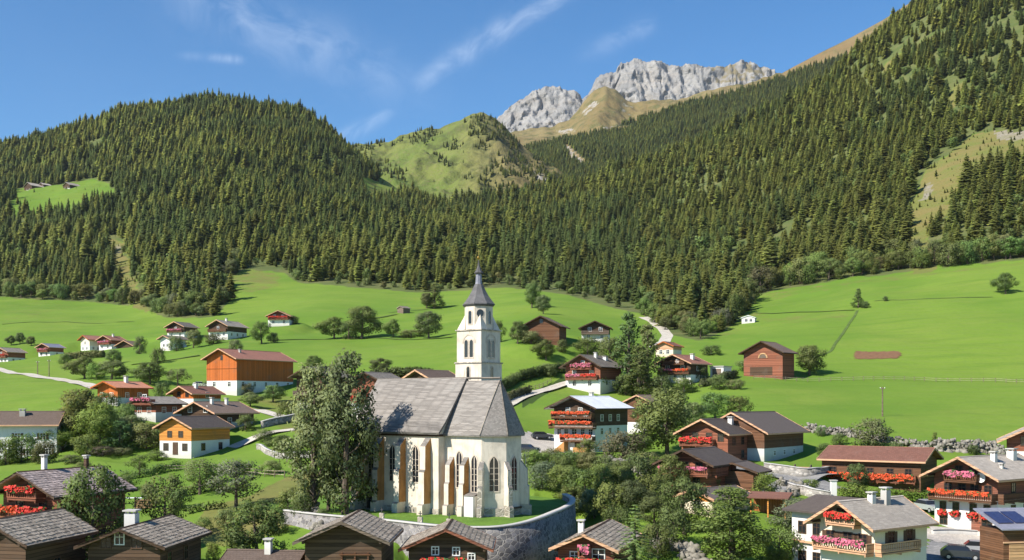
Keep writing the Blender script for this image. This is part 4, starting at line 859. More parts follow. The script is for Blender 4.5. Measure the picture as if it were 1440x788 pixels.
# foreground row
house('bl_big', 'farmhouse', 'old farmhouse with red and orange flower balconies and lilac-grey shingle roof', 'house', 'red_wood', 'old_wood', 2.4, 'purple_shingle', True, 'old_wood', os=1.0, of=1.7, front=[(-.4,4.4),(.4,4.4),(0,6.2)], balc=[(3.85,.98,'red_wood',['flower_orange','flower_red'],WN(dep=1.4,fh=.55)),(5.75,.5,'red_wood','flower_red',WN(dep=1.2,fh=.55))], side=[(.4,3.4),(.7,3.4)], chim=[(-.12,.35,WN(w=.4,h=1.4)),(.05,.78,WN(w=.35,h=1.0,m='old_wood'))], frame='window_brown')
h, g = house('bl_shing', 'log_shed', 'log shed with coarse weathered shingle roof in the front corner', 'shed', 'log_wood', 'old_wood', 0, 'old_shingle', True, 'old_wood', os=.8, of=1.0, front=[(.3,2.6,WN(frame='window_brown'))], side=[(.5,2.6,WN(frame='window_brown'))])
house('bl_cabin', 'log_cabin', 'dark log cabin with small attic window and stout square chimney', 'cabin', 'log_wood', 'old_wood', 0, 'old_shingle', True, 'old_wood', os=.75, of=.9, front=[(-.12,5.0,WN(w=.7,h=.9)),(-.5,4.7,WN(w=.8,h=.8,frame='window_brown')),(.35,4.7,WN(w=.8,h=.8,frame='window_brown')),(-.1,2.4)], side=[(.2,3.0,WN(frame='window_brown')),(.6,3.0,WN(frame='window_brown'))], chim=[(-.25,.42,WN(w=.95,h=1.15,m='grey_plaster'))])
h, g = house('fr_a', 'log_cabin', 'dark log cabin with stone-grey shingle roof in front of the churchyard wall', 'cabin', 'log_wood', 'old_wood', 0, 'old_shingle', True, 'grey_wood', os=.8, of=1.0, front=[(-.6,3.0,WN(frame='window_brown'))])
mb = MB(); z0 = 2.0
for x in (-.1, 1.0, 2.1): mb.box(x - .07, x + .07, g['y0'] - .2, g['y0'] - .02, 2.2, 4.9)
for z in (3.4, 4.7): mb.box(-.3, 2.3, g['y0'] - .23, g['y0'] - .03, z, z + .1)
mb.build('loft_frame', M['brown_wood'], h)
h, g = house('fr_b', 'log_cabin', 'dark cabin with red flowers under its gable below the apse', 'cabin', 'log_wood', 'old_wood', 0, 'old_shingle', True, 'red_wood', os=.75, of=1.1, front=[(-.3,5.15,WN(w=.5,h=.6)),(.25,5.1,WN(w=.5,h=.6)),(.65,4.7,WN(w=.5,h=.5))], balc=[(3.75,.62,'brown_wood','flower_red',WN(x=-.05,dep=.9,fh=.5))])
house('fr_c', 'chalet', 'small chalet with worn shingle roof and red flower rail beside the spruce', 'chalet', 'red_wood', 'old_wood', 0, 'old_shingle', True, 'trim_wood', os=.55, of=1.1, front=[(.45,4.4,WN(w=1.0,h=1.2)),(-.4,4.4,WN(w=.7,h=.9))], balc=[(3.7,.98,'red_wood','flower_red',WN(fh=.5)),(4.9,.2,'red_wood','flower_pink',WN(fh=.35,fd=.5,dep=.7))], chim=[(-.55,.55,WN(w=.5,h=.9))])
h, g = house('lowroof', 'shed', 'low shed with plain brown roof and white chimney half hidden by a bush', 'shed', 'old_wood', 'old_wood', 0, 'brown_shingle', False, 'old_wood', xyz=(-18.2, 94.0, -14.35, -82, 5.6, 7.2, 1.2, -17.6), os=.6, of=.6, front=[(0,1.2,WN(frame='window_brown'))], left=[(.5,1.2)], chim=[(-.15,.45,WN(w=.55,h=.95))])
# right foreground
h, g = house('inn', 'guest_house', 'big cream guest house with pink and red geranium balconies under its gable', 'guest house', 'cream_plaster', 'white_plaster', 3.5, 'pale_slate', False, 'trim_wood', os=.9, of=1.5, front=[(-.7,.9),(-.2,.9),(.35,.9),(.75,.9),(-.6,4.0),(0.05,4.0,WN(w=1.0)),(.6,4.0),(0,6.3,WN(w=1.1,h=1.2))], side=[(.3,4.2),(.65,4.2),(.3,1.0),(.7,1.0)],
      balc=[(3.45,.98,'trim_wood','flower_pink',WN(dep=1.25,fh=.55,fd=.4)),(6.0,.52,'trim_wood','flower_red',WN(dep=1.1,fh=.5,fd=.4))], side_balc=[(3.45,.0,.75,'trim_wood',None)], chim=[(.12,.45,WN(w=.6,h=.7,m='white_plaster')),(.2,.62,WN(w=.7,h=1.3,m='concrete',cap='concrete'))], frame='window_brown', shutter='window_brown')
mb = MB(); mb.v = []; 
# its side wing under a darker hipped roof
W0 = dict(th=55)
wing = empty('side_wing', (0, 6.0, 0), R(90)); wing.parent = h
mb = MB(); mb.box(-2.85, 2.85, 3.3, 8.3, -2.2, 6.55); mb.build('wing_wall', M['white_plaster'], wing)
gable_roof(wing, 7.3, 9.0, 6.7, 1.48, 'dark_tile', .2, hip=1.6, y0=0, board=None)
for y, z in ((5.0, 1.2), (6.9, 1.2), (5.0, 4.3), (6.9, 4.3)): put_window(wing, (-2.856, y, z), R(-90), frame='window_brown')
mb = MB(); mb.box(-3.2, -2.86, 3.4, 8.2, 3.3, 3.5); mb.build('wing_ledge', M['trim_wood'], wing)
h, g = house('right', 'inn', 'white and brown inn with red window flowers and an orange flower balcony', 'inn', 'red_wood', 'white_plaster', 3.85, 'pale_slate', False, 'trim_wood', os=1.05, of=1.7,
      front=[(-.72,2.1,WN(w=.7,h=1.1,fl='flower_red')),(-.3,2.1,WN(w=.7,h=1.1,fl='flower_red')),(.25,2.1,WN(w=.75,h=1.1,fl='flower_red')),(.68,2.1,WN(w=.7,h=1.1,fl='flower_red')),(.68,.4,WN(w=1.2,h=1.1)),(-.7,.5,WN(w=.9,h=.9)),(-.55,4.5),(-.1,4.5),(.3,4.5),(.72,4.5),(-.2,6.7),(.25,6.7)],
      side=[(.3,2.0),(.55,2.0),(.3,4.7),(.6,4.7)], balc=[(3.75,1.0,'brown_wood','flower_orange',WN(dep=1.4,fh=.4,fd=.3)),(6.0,.5,'brown_wood','flower_pink',WN(dep=1.2,fh=.65,fd=.4))], side_balc=[(3.75,0,.8,'brown_wood',None)],
      door=(.35,1.3,2.2,'red_wood'), chim=[(.25,.42,WN(w=.6,h=.9)),(.2,.75,WN(w=.9,h=1.0)),(.55,.35,WN(w=.35,h=.3))], frame='window_brown')
def dish(name, label, parent_pos, ang, r=.45):
    o = empty(name, parent_pos, ang); tag(o, label, 'satellite dish'); mb = MB(); 
    n = 14; ring = [[(rr * r * math.cos(2 * math.pi * k / n), -.18 + .18 * (1 - rr * rr) * 1.0, rr * r * math.sin(2 * math.pi * k / n)) for k in range(n)] for rr in (.02, .5, 1.0)]
    for a, b in zip(ring[:-1], ring[1:]):
        for k in range(n): mb.face([a[k], a[(k + 1) % n], b[(k + 1) % n], b[k]])
    mb.build('dish', M['dish_white'], o, smooth=True); mb = MB(); mb.tube([(0, 0, 0), (0, .25, -.1)], [.03, .03], 5); mb.tube([(0, -.02, -r * .9), (0, -.5, 0)], [.015, .015], 4); mb.build('bracket', M['iron'], o); return o
th = R(54); d2 = Vector((math.sin(th), math.cos(th))); e2 = Vector((math.cos(th), -math.sin(th))); p = Vector((54.3, 130)) + e2 * 2.3 + d2 * 1.35
dish('satellite_dish', 'white satellite dish under the gable of the inn', (p.x, p.y, HB['right'] + 6.55), -th, .6)
h, g = house('row', 'long_house', 'long low house with reddish roof and a row of red flower boxes behind the hedge', 'house', 'brown_wood', 'brown_wood', 0, 'red_tile', False, 'trim_wood', os=.8, of=.8, ob=.5, xyz=(61.6, 155.4, -8.5, -56, 11.6, 15.5, 1.75, -12.1), left=[(.12,1.3),(.3,1.3),(.5,1.3),(.7,1.3),(.88,1.3)], front=[(-.3,1.2)], frame='window_brown')
add_balcony(h, (-g['hw'] - .9, (g['y0'] + g['y1']) / 2, .55), R(-90), 13.0, 'red_wood', 'flower_orange', .9, fl_h=.4, fl_drop=.75)
house('double', 'chalet', 'reddish chalet with red gable flowers joined to a bigger brown barn', 'chalet', 'red_wood', 'white_plaster', 0, 'dark_tile', False, 'trim_wood', os=.8, of=1.2, ob=.1, front=[(-.5,1.0,WN()),(.0,1.0),(.62,.8,WN(w=1.0)),(-.4,3.3),(.2,3.3),(.7,3.2)], side=[(.3,2.6),(.75,2.6),(.75,.5)], balc=[(2.5,.72,'red_wood','flower_red',WN(x=-.25,fh=.6,fd=.5))], chim=[(.35,.85,WN(w=.7,h=.8))], frame='window_brown', base_ext=3)
house('doubleb', 'barn', 'big brown barn with a wide roof and white stable wall beside the road', 'barn', 'brown_wood', 'grey_plaster', 1.6, 'dark_tile', False, 'trim_wood', os=.9, of=.6, side=[(.25,.4,WN(w=.7,h=.7)),(.5,.4,WN(w=.7,h=.7)),(.75,.4,WN(w=.7,h=.7))], chim=[], frame='window_white')
h, g = house('redchalet', 'chalet', 'red-brown chalet with carved gable and flower rail next to the clipped round bush', 'chalet', 'red_wood', 'brown_wood', 0, 'dark_tile', False, 'old_wood', os=.9, of=1.5, front=[(-.55,2.6),(-.05,2.6),(.5,2.6),(-.3,.6),(.4,.6)], side=[(.3,2.2),(.65,2.2)], balc=[(2.1,1.0,'red_wood','flower_pink',WN(dep=1.3,fh=.25,fd=.2))], side_balc=[(2.1,0,.45,'red_wood',None)], frame='window_brown', base_ext=3)
ln_ = gable_roof(h, 7.0, 5.5, 2.4, 1.2, 'dark_tile', .2, y0=0, board='old_wood', name='lean_to_roof'); ln_.location = (4.6, 5.6, 0)
mb = MB(); mb.box(2.6, 7.3, 6.2, 10.6, -2, 2.4); mb.build('lean_to_wall', M['brown_wood'], h)
house('orshed', 'garage', 'small garage with orange gable boards and grey roof behind a leafy tree', 'garage', 'ochre_wood', 'cream_plaster', 1.5, 'dark_tile', False, 'trim_wood', os=.5, of=.7, front=[(0,.3)], side=[(.5,.2)], base_ext=3)
h, g = house('white', 'chalet', 'tall white and dark chalet with pale metal roof and three red flower balconies', 'chalet', 'old_wood', 'white_plaster', 5.0, 'tin_roof', False, 'old_wood', os=1.25, of=1.6,
      front=[(-.75,3.2,WN(w=.8)),(-.4,3.2,WN(w=.8)),(.0,3.2,WN(w=1.0)),(.42,3.2,WN(w=.8)),(.8,3.2,WN(w=.8)),(.62,.7,WN(w=1.1,frame='shutter_red')),(-.6,5.7),(0,5.7),(.6,5.7),(-.3,7.4,WN(w=.8,h=.9)),(.3,7.4,WN(w=.8,h=.9))], side=[(.2,3.4),(.45,3.4),(.7,3.4),(.2,5.9),(.45,5.9),(.7,5.9)],
      balc=[(6.5,.98,'brown_wood','flower_orange',WN(dep=1.2,fh=.45,fd=.3)),(4.7,1.08,'brown_wood','flower_orange',WN(dep=1.4,fh=.5,fd=.35)),(2.15,.78,'brown_wood','flower_orange',WN(x=.25,dep=1.2,fh=.5,fd=.45))], chim=[(-.1,.6,WN(h=.7))], door=(.15,1.2,2.1,'window_brown'), base_ext=3)
mb = MB(); mb.prism([(-4.2, .2, 0), (-1.4, .2, 0), (-1.4, .2, 2.0)], (0, 1.4, 0)); mb.build('outside_stair', M['ochre_plaster'], h)
mb = MB(); mb.box(.5, 3.6, .3, 1.5, 0, .9); mb.build('terrace', M['ochre_plaster'], h)
house('brownwh', 'barn', 'narrow brown barn on a white base behind the metal-roofed chalet', 'barn', 'brown_wood', 'white_plaster', 2.4, 'brown_shingle', False, 'trim_wood', os=.5, of=.6, front=[(-.3,3.4,WN(frame='window_brown'))], side=[(.5,1.0)], base_ext=3)
house('fl_house', 'chalet', 'red gabled chalet overgrown with pink balcony flowers on the slope above', 'chalet', 'red_wood', 'white_plaster', 2.3, 'grey_shingle', False, 'old_wood', os=1.1, of=1.5, front=[(-.5,.8),(.4,.8),(-.5,3.4),(.5,3.4),(0,5.8)], side=[(.3,1.0),(.6,1.0)], balc=[(2.4,.9,'red_wood',['flower_pink','flower_red'],WN(fh=.6)),(4.9,.6,'red_wood','flower_pink',WN(fh=.8,fd=.6))], chim=[(.2,.45,WN(h=1.0)),(.35,.7,WN(h=.6,w=.9,m='tin_roof'))])
house('fieldbarn', 'barn', 'brown field barn with steep dark roof on the upper meadow', 'barn', 'brown_wood', 'old_wood', 0, 'brown_shingle', False, 'old_wood', os=1.0, of=1.2, front=[(0,5.0,WN(frame='window_brown')),(-.5,1.2,WN(frame='window_brown'))])
house('fieldhut', 'chalet', 'little dark chalet with pale stone base on the upper meadow', 'chalet', 'old_wood', 'grey_plaster', 1.7, 'old_shingle', False, 'old_wood', os=.9, of=1.2, front=[(-.5,.4),(.5,.4),(-.4,2.5),(.4,2.5)], balc=[(1.75,1.0,'grey_wood',None)])
h, g = house('viol', 'chalet', 'dark chalet with flower balconies and a white dish beside the tall conifers', 'chalet', 'old_wood', 'white_plaster', 1.6, 'red_tile', False, 'trim_wood', os=1.0, of=1.4, front=[(-.6,.4),(0,.4),(.6,.4),(-.5,2.9),(.5,2.9)], side=[(.4,2.6)], balc=[(1.9,1.0,'brown_wood',['flower_pink','flower_orange'],WN(fh=.4)),(4.2,.7,'brown_wood',None)], chim=[(.5,.5,WN(h=1.1,w=.8))])
th = R(41); d2 = Vector((math.sin(th), math.cos(th))); e2 = Vector((math.cos(th), -math.sin(th))); p = Vector((39.8, 265)) + e2 * .9 + d2 * 1.1
dish('satellite_dish', 'white satellite dish on the dark chalet beside the tall conifers', (p.x, p.y, HB['viol'] + 4.9), -th, .6)
house('viol_b', 'cottage', 'pale orange-brown cottage where the white track ends', 'house', 'trim_wood', 'cream_plaster', 1.6, 'red_tile', False, 'orange_wood', os=.5, of=.8, front=[(-.4,.5),(.4,.5)])
h, g = house('archbarn', 'barn', 'reddish brown barn with an arched loft opening at the field fence', 'barn', 'red_wood', 'brown_wood', 0, 'brown_shingle', False, 'old_wood', os=.9, of=1.4)
mb = MB()
f = lambda a, r, dd=0: (math.cos(a) * r, g['y0'] - .06 + dd, 4.7 + math.sin(a) * r)
mb.face([f(math.pi * k / 10, 1.0) for k in range(11)], 1)
for k in range(10): mb.prism([f(math.pi * k / 10, 1.0), f(math.pi * k / 10, 1.35), f(math.pi * (k + 1) / 10, 1.35), f(math.pi * (k + 1) / 10, 1.0)], (0, -.08, 0), 0)
mb.build('loft_arch', [M['pale_wood'], M['grey_wood']], h)
mb = MB(); mb.box(-3.6, 2.6, g['y0'] - .05, g['y0'] + .02, 0.3, 2.4); mb.build('cart_door', M['old_wood'], h)
house('behind', 'barn', 'dark gabled barn peeping over the church ridge', 'barn', 'old_wood', 'old_wood', 0, 'brown_shingle', False, 'trim_wood', os=.6, of=.9, front=[(0,4.8,WN(frame='window_brown'))])
house('behind_b', 'farmhouse', 'reddish farmhouse mostly hidden between the big tree and the church roof', 'house', 'red_wood', 'white_plaster', 2.4, 'grey_shingle', False, 'old_wood', front=[(-.4,3.2),(.4,3.2)], balc=[(2.6,.9,'red_wood','flower_red')])
house('corner', 'barn', 'brown barn under a projecting roof at the right edge of the photo', 'barn', 'red_wood', 'white_plaster', 1.8, 'pale_slate', False, 'trim_wood', os=1.3, of=1.2, front=[(-.3,2.6,WN(frame='window_brown'))])
# garage box, white cabin, huts and sheds further out
X, Y, Z = ground_at(1008, 531, 200, 400); h = empty('garage', (X, Y, Z), R(-35)); tag(h, 'flat-roofed whitewashed garage at the dark chalet', 'garage')
mb = MB(); mb.box(-1.8, 1.8, 0, 5, -1, 2.7); mb.build('wall', M['white_plaster'], h); mb = MB(); mb.box(-2.0, 2.0, -.3, 5.2, 2.7, 2.9); mb.build('roof', M['concrete'], h); mb = MB(); mb.box(-1.2, 1.2, -.05, .02, 0, 2.2); mb.build('door', M['grey_wood'], h)
X, Y, Z = ground_at(1052, 455, 250, 700)
house('wc', 'cabin', 'tiny white cabin at the edge of the wood above the field', 'cabin', 'white_plaster', 'white_plaster', 0, 'tin_roof', False, None, xyz=(X, Y, Z + 2.2, 20, 5.5, 5, .9, Z), os=.35, of=.3, ob=.3, front=[(-.3,.7),(.4,.7)], group=None)
X, Y, Z = ground_at(562, 441, 300, 800)
house('sh', 'hut', 'little grey hay hut alone on the meadow slope', 'hut', 'grey_wood', 'old_wood', 0, 'old_shingle', False, None, xyz=(X, Y, Z + 2.4, 40, 4.6, 5, 1.0, Z), os=.4, of=.4, ob=.3, group=None)
for (px, py, w_, lb) in ((38, 268, 18, 'larger hut with pale roof in the high forest glade'), (92, 266, 15, 'small dark hut at the right end of the high forest glade'), (57, 264, 11, 'low hut tucked between the other two in the high forest glade')):
    X, Y, Z = ground_at(px, py, 900, 1500)
    house('hh', 'alpine_hut', lb, 'hut', 'old_wood', 'grey_plaster', .8, 'pale_slate', False, None, xyz=(X, Y, Z + .3 * w_, 35, w_, w_ * 1.1, w_ * .26, Z), front=[(-.4,1.2),(.4,1.2)], group='alpine huts in the glade')
# shed with solar roof at the right edge
X, Y, Z = ground_at(1415, 774, 80, 140)
h = empty('solar_shed', (50.6, 104.0, -15.8), R(8)); tag(h, 'wooden shed with blue-grey metal roof and a solar panel', 'shed')
mb = MB(); mb.box(-2.9, 4.5, 0, 4, -3, 3.3); mb.build('wall', M['brown_wood'], h)
mb = MB(); mb.prism([(-3.4, -.6, 3.35), (5, -.6, 3.35), (5, 4.4, 4.9), (-3.4, 4.4, 4.9)], (0, 0, .12)); ro = mb.build('roof', M['metal_sheet'], h)
mb = MB()
for k in range(2): mb.prism([(-3.0 + 1.8 * k, .6, 3.9), (-1.4 + 1.8 * k, .6, 3.9), (-1.4 + 1.8 * k, 3.2, 4.71), (-3.0 + 1.8 * k, 3.2, 4.71)], (0, 0, .08))
mb.build('solar_panel', M['solar_panel'], ro)
mb = MB(); mb.box(-2.3, -.1, -.06, .02, 0, 1.9); mb.build('door', M['pale_wood'], h); mb = MB(); mb.box(-2.95, 4.55, -.09, -.01, 2.0, 2.18); mb.build('beam', M['trim_wood'], h)
# open shelter behind the guest house and orange lean-to near the garage
h = empty('wood_shelter', (37.0, 111.6, -16.6), R(-48)); tag(h, 'small open shelter with weathered shingle roof behind the guest house', 'shelter')
mb = MB()
for x in (-1.3, 1.3):
    for y in (0, 2.6): mb.box(x - .08, x + .08, y - .08, y + .08, -1, 3.2)
mb.build('post', M['brown_wood'], h); gable_roof(h, 4.0, 3.6, 3.2, .8, 'old_shingle', .14, y0=-.5, board='old_wood')
X, Y, Z = ground_at(1080, 728, 90, 180); h = empty('lean_to', (X, Y, Z), R(-25)); tag(h, 'orange timber lean-to with stacked boards beside the leafy tree', 'lean-to')
mb = MB()
for x in (-2, 0, 2): mb.box(x - .08, x + .08, -.08, .08, -1, 2.2)
mb.build('post', M['ochre_wood'], h); mb = MB(); mb.box(-2.1, 2.1, 2, 2.1, -1, 2.5); mb.build('back_wall', M['orange_wood_shade'], h); mb = MB(); mb.prism([(-2.4, -.4, 2.2), (2.4, -.4, 2.2), (2.4, 2.4, 2.7), (-2.4, 2.4, 2.7)], (0, 0, .12)); mb.build('roof', M['red_tile'], h)
# ------------------------------------------------------------------ roads, yards
road('village_lane', 'gravel', [(-30, 514), (10, 523), (40, 527), (80, 533), (120, 541), (140, 548)], 1.9)
road('hedge_lane', 'gravel', [(690, 580), (730, 561), (760, 551), (790, 542), (812, 537)], 1.7)
road('forest_track', 'gravel', [(903, 446), (918, 452), (932, 463), (939, 472), (934, 482), (920, 490)], 2.0)
road('garden_path', 'gravel', [(318, 632), (345, 622), (372, 612), (400, 607), (440, 598)], 1.3)
road('upper_path', 'gravel', [(350, 574), (372, 580), (395, 586), (415, 590), (440, 592)], 1.2)
patch('village_square', 'paving', [(690, 612), (735, 607), (790, 611), (802, 637), (770, 640), (735, 640), (690, 648)])
road('village_road', 'asphalt', [(1030, 655), (1075, 662), (1110, 672), (1150, 682), (1190, 690)], 3.2, nacross=7)
road('main_road', 'asphalt', [(1200, 672), (1160, 668), (1130, 672), (1085, 690), (1060, 704)], 2.4, nacross=7)
patch('inn_yard', 'asphalt', [(1300, 770), (1322, 758), (1400, 757), (1470, 770), (1500, 812), (1290, 812)])
patch('inn_forecourt', 'paving', [(1296, 752), (1310, 742), (1420, 748), (1480, 772), (1400, 764), (1316, 764)], lift=.1)
patch('tilled_strip', 'soil', [(1201, 497), (1205, 495), (1263, 495), (1268, 500), (1262, 505), (1202, 506)], lift=.1)
for pts, hw_ in (([(1060, 440), (1130, 440), (1205, 437)], .8), ([(1206, 437), (1185, 470), (1168, 496), (1148, 502)], .45), ([(1226, 425), (1300, 421), (1400, 418)], .5), ([(455, 477), (540, 476), (640, 474)], .9), ([(372, 480), (420, 478), (470, 477)], 1.3), ([(388, 459), (460, 459), (520, 449), (560, 442)], 1.2), ([(545, 441), (600, 435), (640, 431)], .8), ([(180, 514), (240, 507), (285, 500)], 1.5), ([(0, 457), (90, 453), (190, 453)], .9)):
    road('grass_bank', 'bank_grass', pts, hw_, lift=.1)
# ------------------------------------------------------------------ trees
def leaf_cloud(centers, radii, n_per, size, seed, droop=.2, up=.35, shell=.55, squash=.85):
    rg = np.random.default_rng(seed); Vs = []; rn = []; on = []; mid = np.mean(np.array(centers), 0)
    for (c, r) in zip(centers, radii):
        n = max(6, int(n_per * r * r)); d = rg.normal(size=(n, 3)); d /= np.linalg.norm(d, axis=1)[:, None]
        rad = r * (shell + (1 - shell) * rg.random(n) ** .7) * (1 + .22 * rg.normal(size=n)); p = np.array(c) + d * rad[:, None] * np.array([1, 1, squash])
        nr = d * .9 + rg.normal(size=(n, 3)) * .55 + np.array([0, 0, up]); nr /= np.linalg.norm(nr, axis=1)[:, None]
        a = np.cross(nr, rg.normal(size=(n, 3))); a /= np.linalg.norm(a, axis=1)[:, None]; b = np.cross(nr, a)
        s = size * (.6 + .8 * rg.random(n)); l = (a * s[:, None]); q = (b * (s * .62)[:, None])
        Vs.append(np.stack([p - l, p + q * .9 - l * .1, p + l, p - q * .9 - l * .1], 1)); rn.append(np.clip(.5 + .28 * rg.normal(size=n) + .2 * rg.normal(), 0, 1)); o_ = d * .75 + (p - mid) / (np.linalg.norm(p - mid, axis=1)[:, None] + .01) * .6 + np.array([0, 0, .2]); on.append(o_ / np.linalg.norm(o_, axis=1)[:, None])
    V = np.concatenate(Vs); return V.reshape(-1, 3), np.arange(len(V) * 4).reshape(-1, 4), {'rnd': np.concatenate(rn), 'out': np.concatenate(on)}
def broadleaf(name, seed, h=10, cw=8, cb=.22, nb=26, leaf=.24, dens=95, kind='round', gaps=.0):
    """unit tree: trunk mesh and crown mesh, h metres tall and cw wide, crown from cb*h upward"""
    rg = np.random.default_rng(seed); cen = []; rad = []; mb = MB(); H = h
    lean = rg.normal(0, .02 * h, 2)
    for i in range(nb):
        t = (i + .5) / nb; z = cb + (1 - cb) * (t ** .9); zz = (z - cb) / (1 - cb)
        if kind == 'round': prof = math.sin(math.pi * (.16 + .80 * zz)) ** .7
        elif kind == 'tall': prof = (math.sin(math.pi * (.20 + .76 * zz)) ** .6) * .92
        elif kind == 'cone': prof = (1 - zz) ** .7 * .95 + .08
        else: prof = math.sin(math.pi * (.10 + .84 * zz)) ** .55
        ang = i * 2.399 + rg.normal(0, .5); rr = cw / 2 * prof * (.35 + .55 * math.sqrt(rg.random())) * (1 + .18 * rg.normal())
        r = cw * (.13 + .075 * rg.random()) * (.65 + .5 * prof); c = (lean[0] * z + rr * math.cos(ang), lean[1] * z + rr * math.sin(ang), min(H - r * .6, H * z))
        if rg.random() < gaps: r *= .6
        cen.append(c); rad.append(r)
    V, F, rn = leaf_cloud(cen, rad, dens, leaf, seed + 1)
    me = npmesh(name + '_crown', V, F, M['leaf'], None, rn)
    tr = .028 * h + .04
    mb.tube([(0, 0, -.8), (0, 0, 0), (lean[0] * .2, lean[1] * .2, H * .25), (lean[0] * .55, lean[1] * .55, H * .55), (lean[0] * .85, lean[1] * .85, H * .86)], [tr * 1.35, tr * 1.05, tr * .8, tr * .5, tr * .12], 7)
    for c, r in list(zip(cen, rad))[::2]:
        z0 = max(H * cb * .8, c[2] - .45 * math.hypot(c[0], c[1]) - .08 * H); t0 = z0 / H
        p0 = Vector((lean[0] * t0, lean[1] * t0, z0)); p2 = Vector(c); pm_ = (p0 + p2) / 2 + Vector((0, 0, -.03 * H)); q = tr * (.42 - .28 * t0)
        mb.tube([p0, pm_, p2], [q, q * .7, q * .2], 5)
    return mb.mesh(name + '_trunk', M['bark']), me
def conifer(name, seed, h=20, w_=5.2, lev=17, br=9, mat='spruce_leaf', droop=.28, bare=.06, ragged=.16, trunk=True):
    """whole small conifer as one mesh: whorls of drooping two-sided sprays round a stem"""
    rg = np.random.default_rng(seed); V = []; F = []; mi = []; rn = []
    def tri(a, b, c, r): 
        i = len(V); V.extend((a, b, c)); F.append((i, i + 1, i + 2)); mi.append(0); rn.append(r)
    for l in range(lev):
        t = (l + .5) / lev; z = h * (bare + (1 - bare) * t); rad = w_ / 2 * ((1 - t) ** .56) * (.86 + .3 * rg.random()) * min(1, .7 + 2.5 * t) + .1
        k = max(5, int(br * (1 - .45 * t)))
        for b in range(k):
            if rg.random() < .06: continue
            a = 2 * math.pi * (b + .5 * (l % 2)) / k + rg.normal(0, .22); r = rad * (1 + ragged * rg.normal()); z_ = z; z = z + rg.normal(0, .38) * h / lev; ca, sa = math.cos(a), math.sin(a)
            z1 = z - droop * r + rg.normal(0, .02) * h * .3; wd = r * .34 + .1; zm = (z + z1) / 2 + .06 * r
            p0 = np.array((0, 0, z + .03 * h)); tip = np.array((r * ca, r * sa, z1)); mL = np.array((.55 * r * ca - wd * sa, .55 * r * sa + wd * ca, zm - .32 * wd - .05 * r)); mR = np.array((.55 * r * ca + wd * sa, .55 * r * sa - wd * ca, zm - .32 * wd - .05 * r))
            q = float(np.clip(.5 + .25 * rg.normal(), 0, 1)); tri(p0, mR, tip, q); tri(p0, tip, mL, q); z = z_
    tri(np.array((-.12, 0, h * .95)), np.array((.12, 0, h * .95)), np.array((0, 0, h * 1.02)), .5); tri(np.array((0, -.12, h * .95)), np.array((0, .12, h * .95)), np.array((0, 0, h * 1.02)), .5)
    if trunk:
        for k in range(5):
            a0, a1 = 2 * math.pi * k / 5, 2 * math.pi * (k + 1) / 5; r0 = .011 * h
            i = len(V); V.extend(((r0 * math.cos(a0), r0 * math.sin(a0), -1.2), (r0 * math.cos(a1), r0 * math.sin(a1), -1.2), (0, 0, h * .9))); F.append((i, i + 1, i + 2)); mi.append(1); rn.append(.5)
    V = np.array(V); F = np.array(F); c = V[F].mean(1); o_ = c * np.array([1, 1, 0]); o_ = o_ / (np.linalg.norm(o_, axis=1)[:, None] + .05) + np.array([0, 0, .95]) + rg.normal(size=(len(F), 3)) * .16
    return npmesh(name, V, F, [M[mat], M['bark']], mi, {'rnd': rn, 'out': o_ / np.linalg.norm(o_, axis=1)[:, None]})
SPR = [conifer('spruce', 100 + k, 20, (6.6, 7.4, 8.2)[k], (21, 22, 20)[k], 13, 'spruce_leaf', .34, .05, .24) for k in range(3)]
LAR = [conifer('larch', 200 + k, 20, (7.8, 8.8)[k], 22, 13, 'larch_leaf', .16, .10, .34) for k in range(2)]
PINE_ = conifer('pine', 300, 16, 7.0, 11, 8, 'spruce_leaf', .02, .22, .3)
BL = {
 'round': [broadleaf('round', 11, leaf=.19, dens=135), broadleaf('round', 12, nb=32, leaf=.19, dens=135, gaps=.3), broadleaf('round', 13, nb=24, leaf=.19, dens=135, gaps=.4)], 'tall': [broadleaf('tall', 21, 14, 6.6, .10, 54, .16, 165, 'tall', .35), broadleaf('tall', 22, 14, 6.8, .09, 58, .16, 165, 'tall', .35)],
 'sparse': [broadleaf('sparse', 31, 8, 7, .30, 20, .17, 90, 'round', .4), broadleaf('sparse', 32, 8, 7, .28, 22, .17, 90, 'round', .4)],
 'bush': [broadleaf('bush', 41, 4, 5, .02, 20, .13, 180, 'dome'), broadleaf('bush', 42, 4, 5, .02, 24, .13, 180, 'dome', .4)], 'cone': [broadleaf('cone', 51, 12, 5.5, .06, 34, .20, 110, 'cone')],
}
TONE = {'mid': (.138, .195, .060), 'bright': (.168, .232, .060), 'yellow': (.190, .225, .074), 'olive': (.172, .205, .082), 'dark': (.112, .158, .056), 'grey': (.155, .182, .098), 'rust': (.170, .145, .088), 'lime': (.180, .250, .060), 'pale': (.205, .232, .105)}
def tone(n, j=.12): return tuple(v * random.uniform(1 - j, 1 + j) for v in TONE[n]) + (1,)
DIMS = {'round': (10, 8), 'tall': (14, 6.6), 'sparse': (8, 7), 'bush': (4, 5), 'cone': (12, 5.5)}
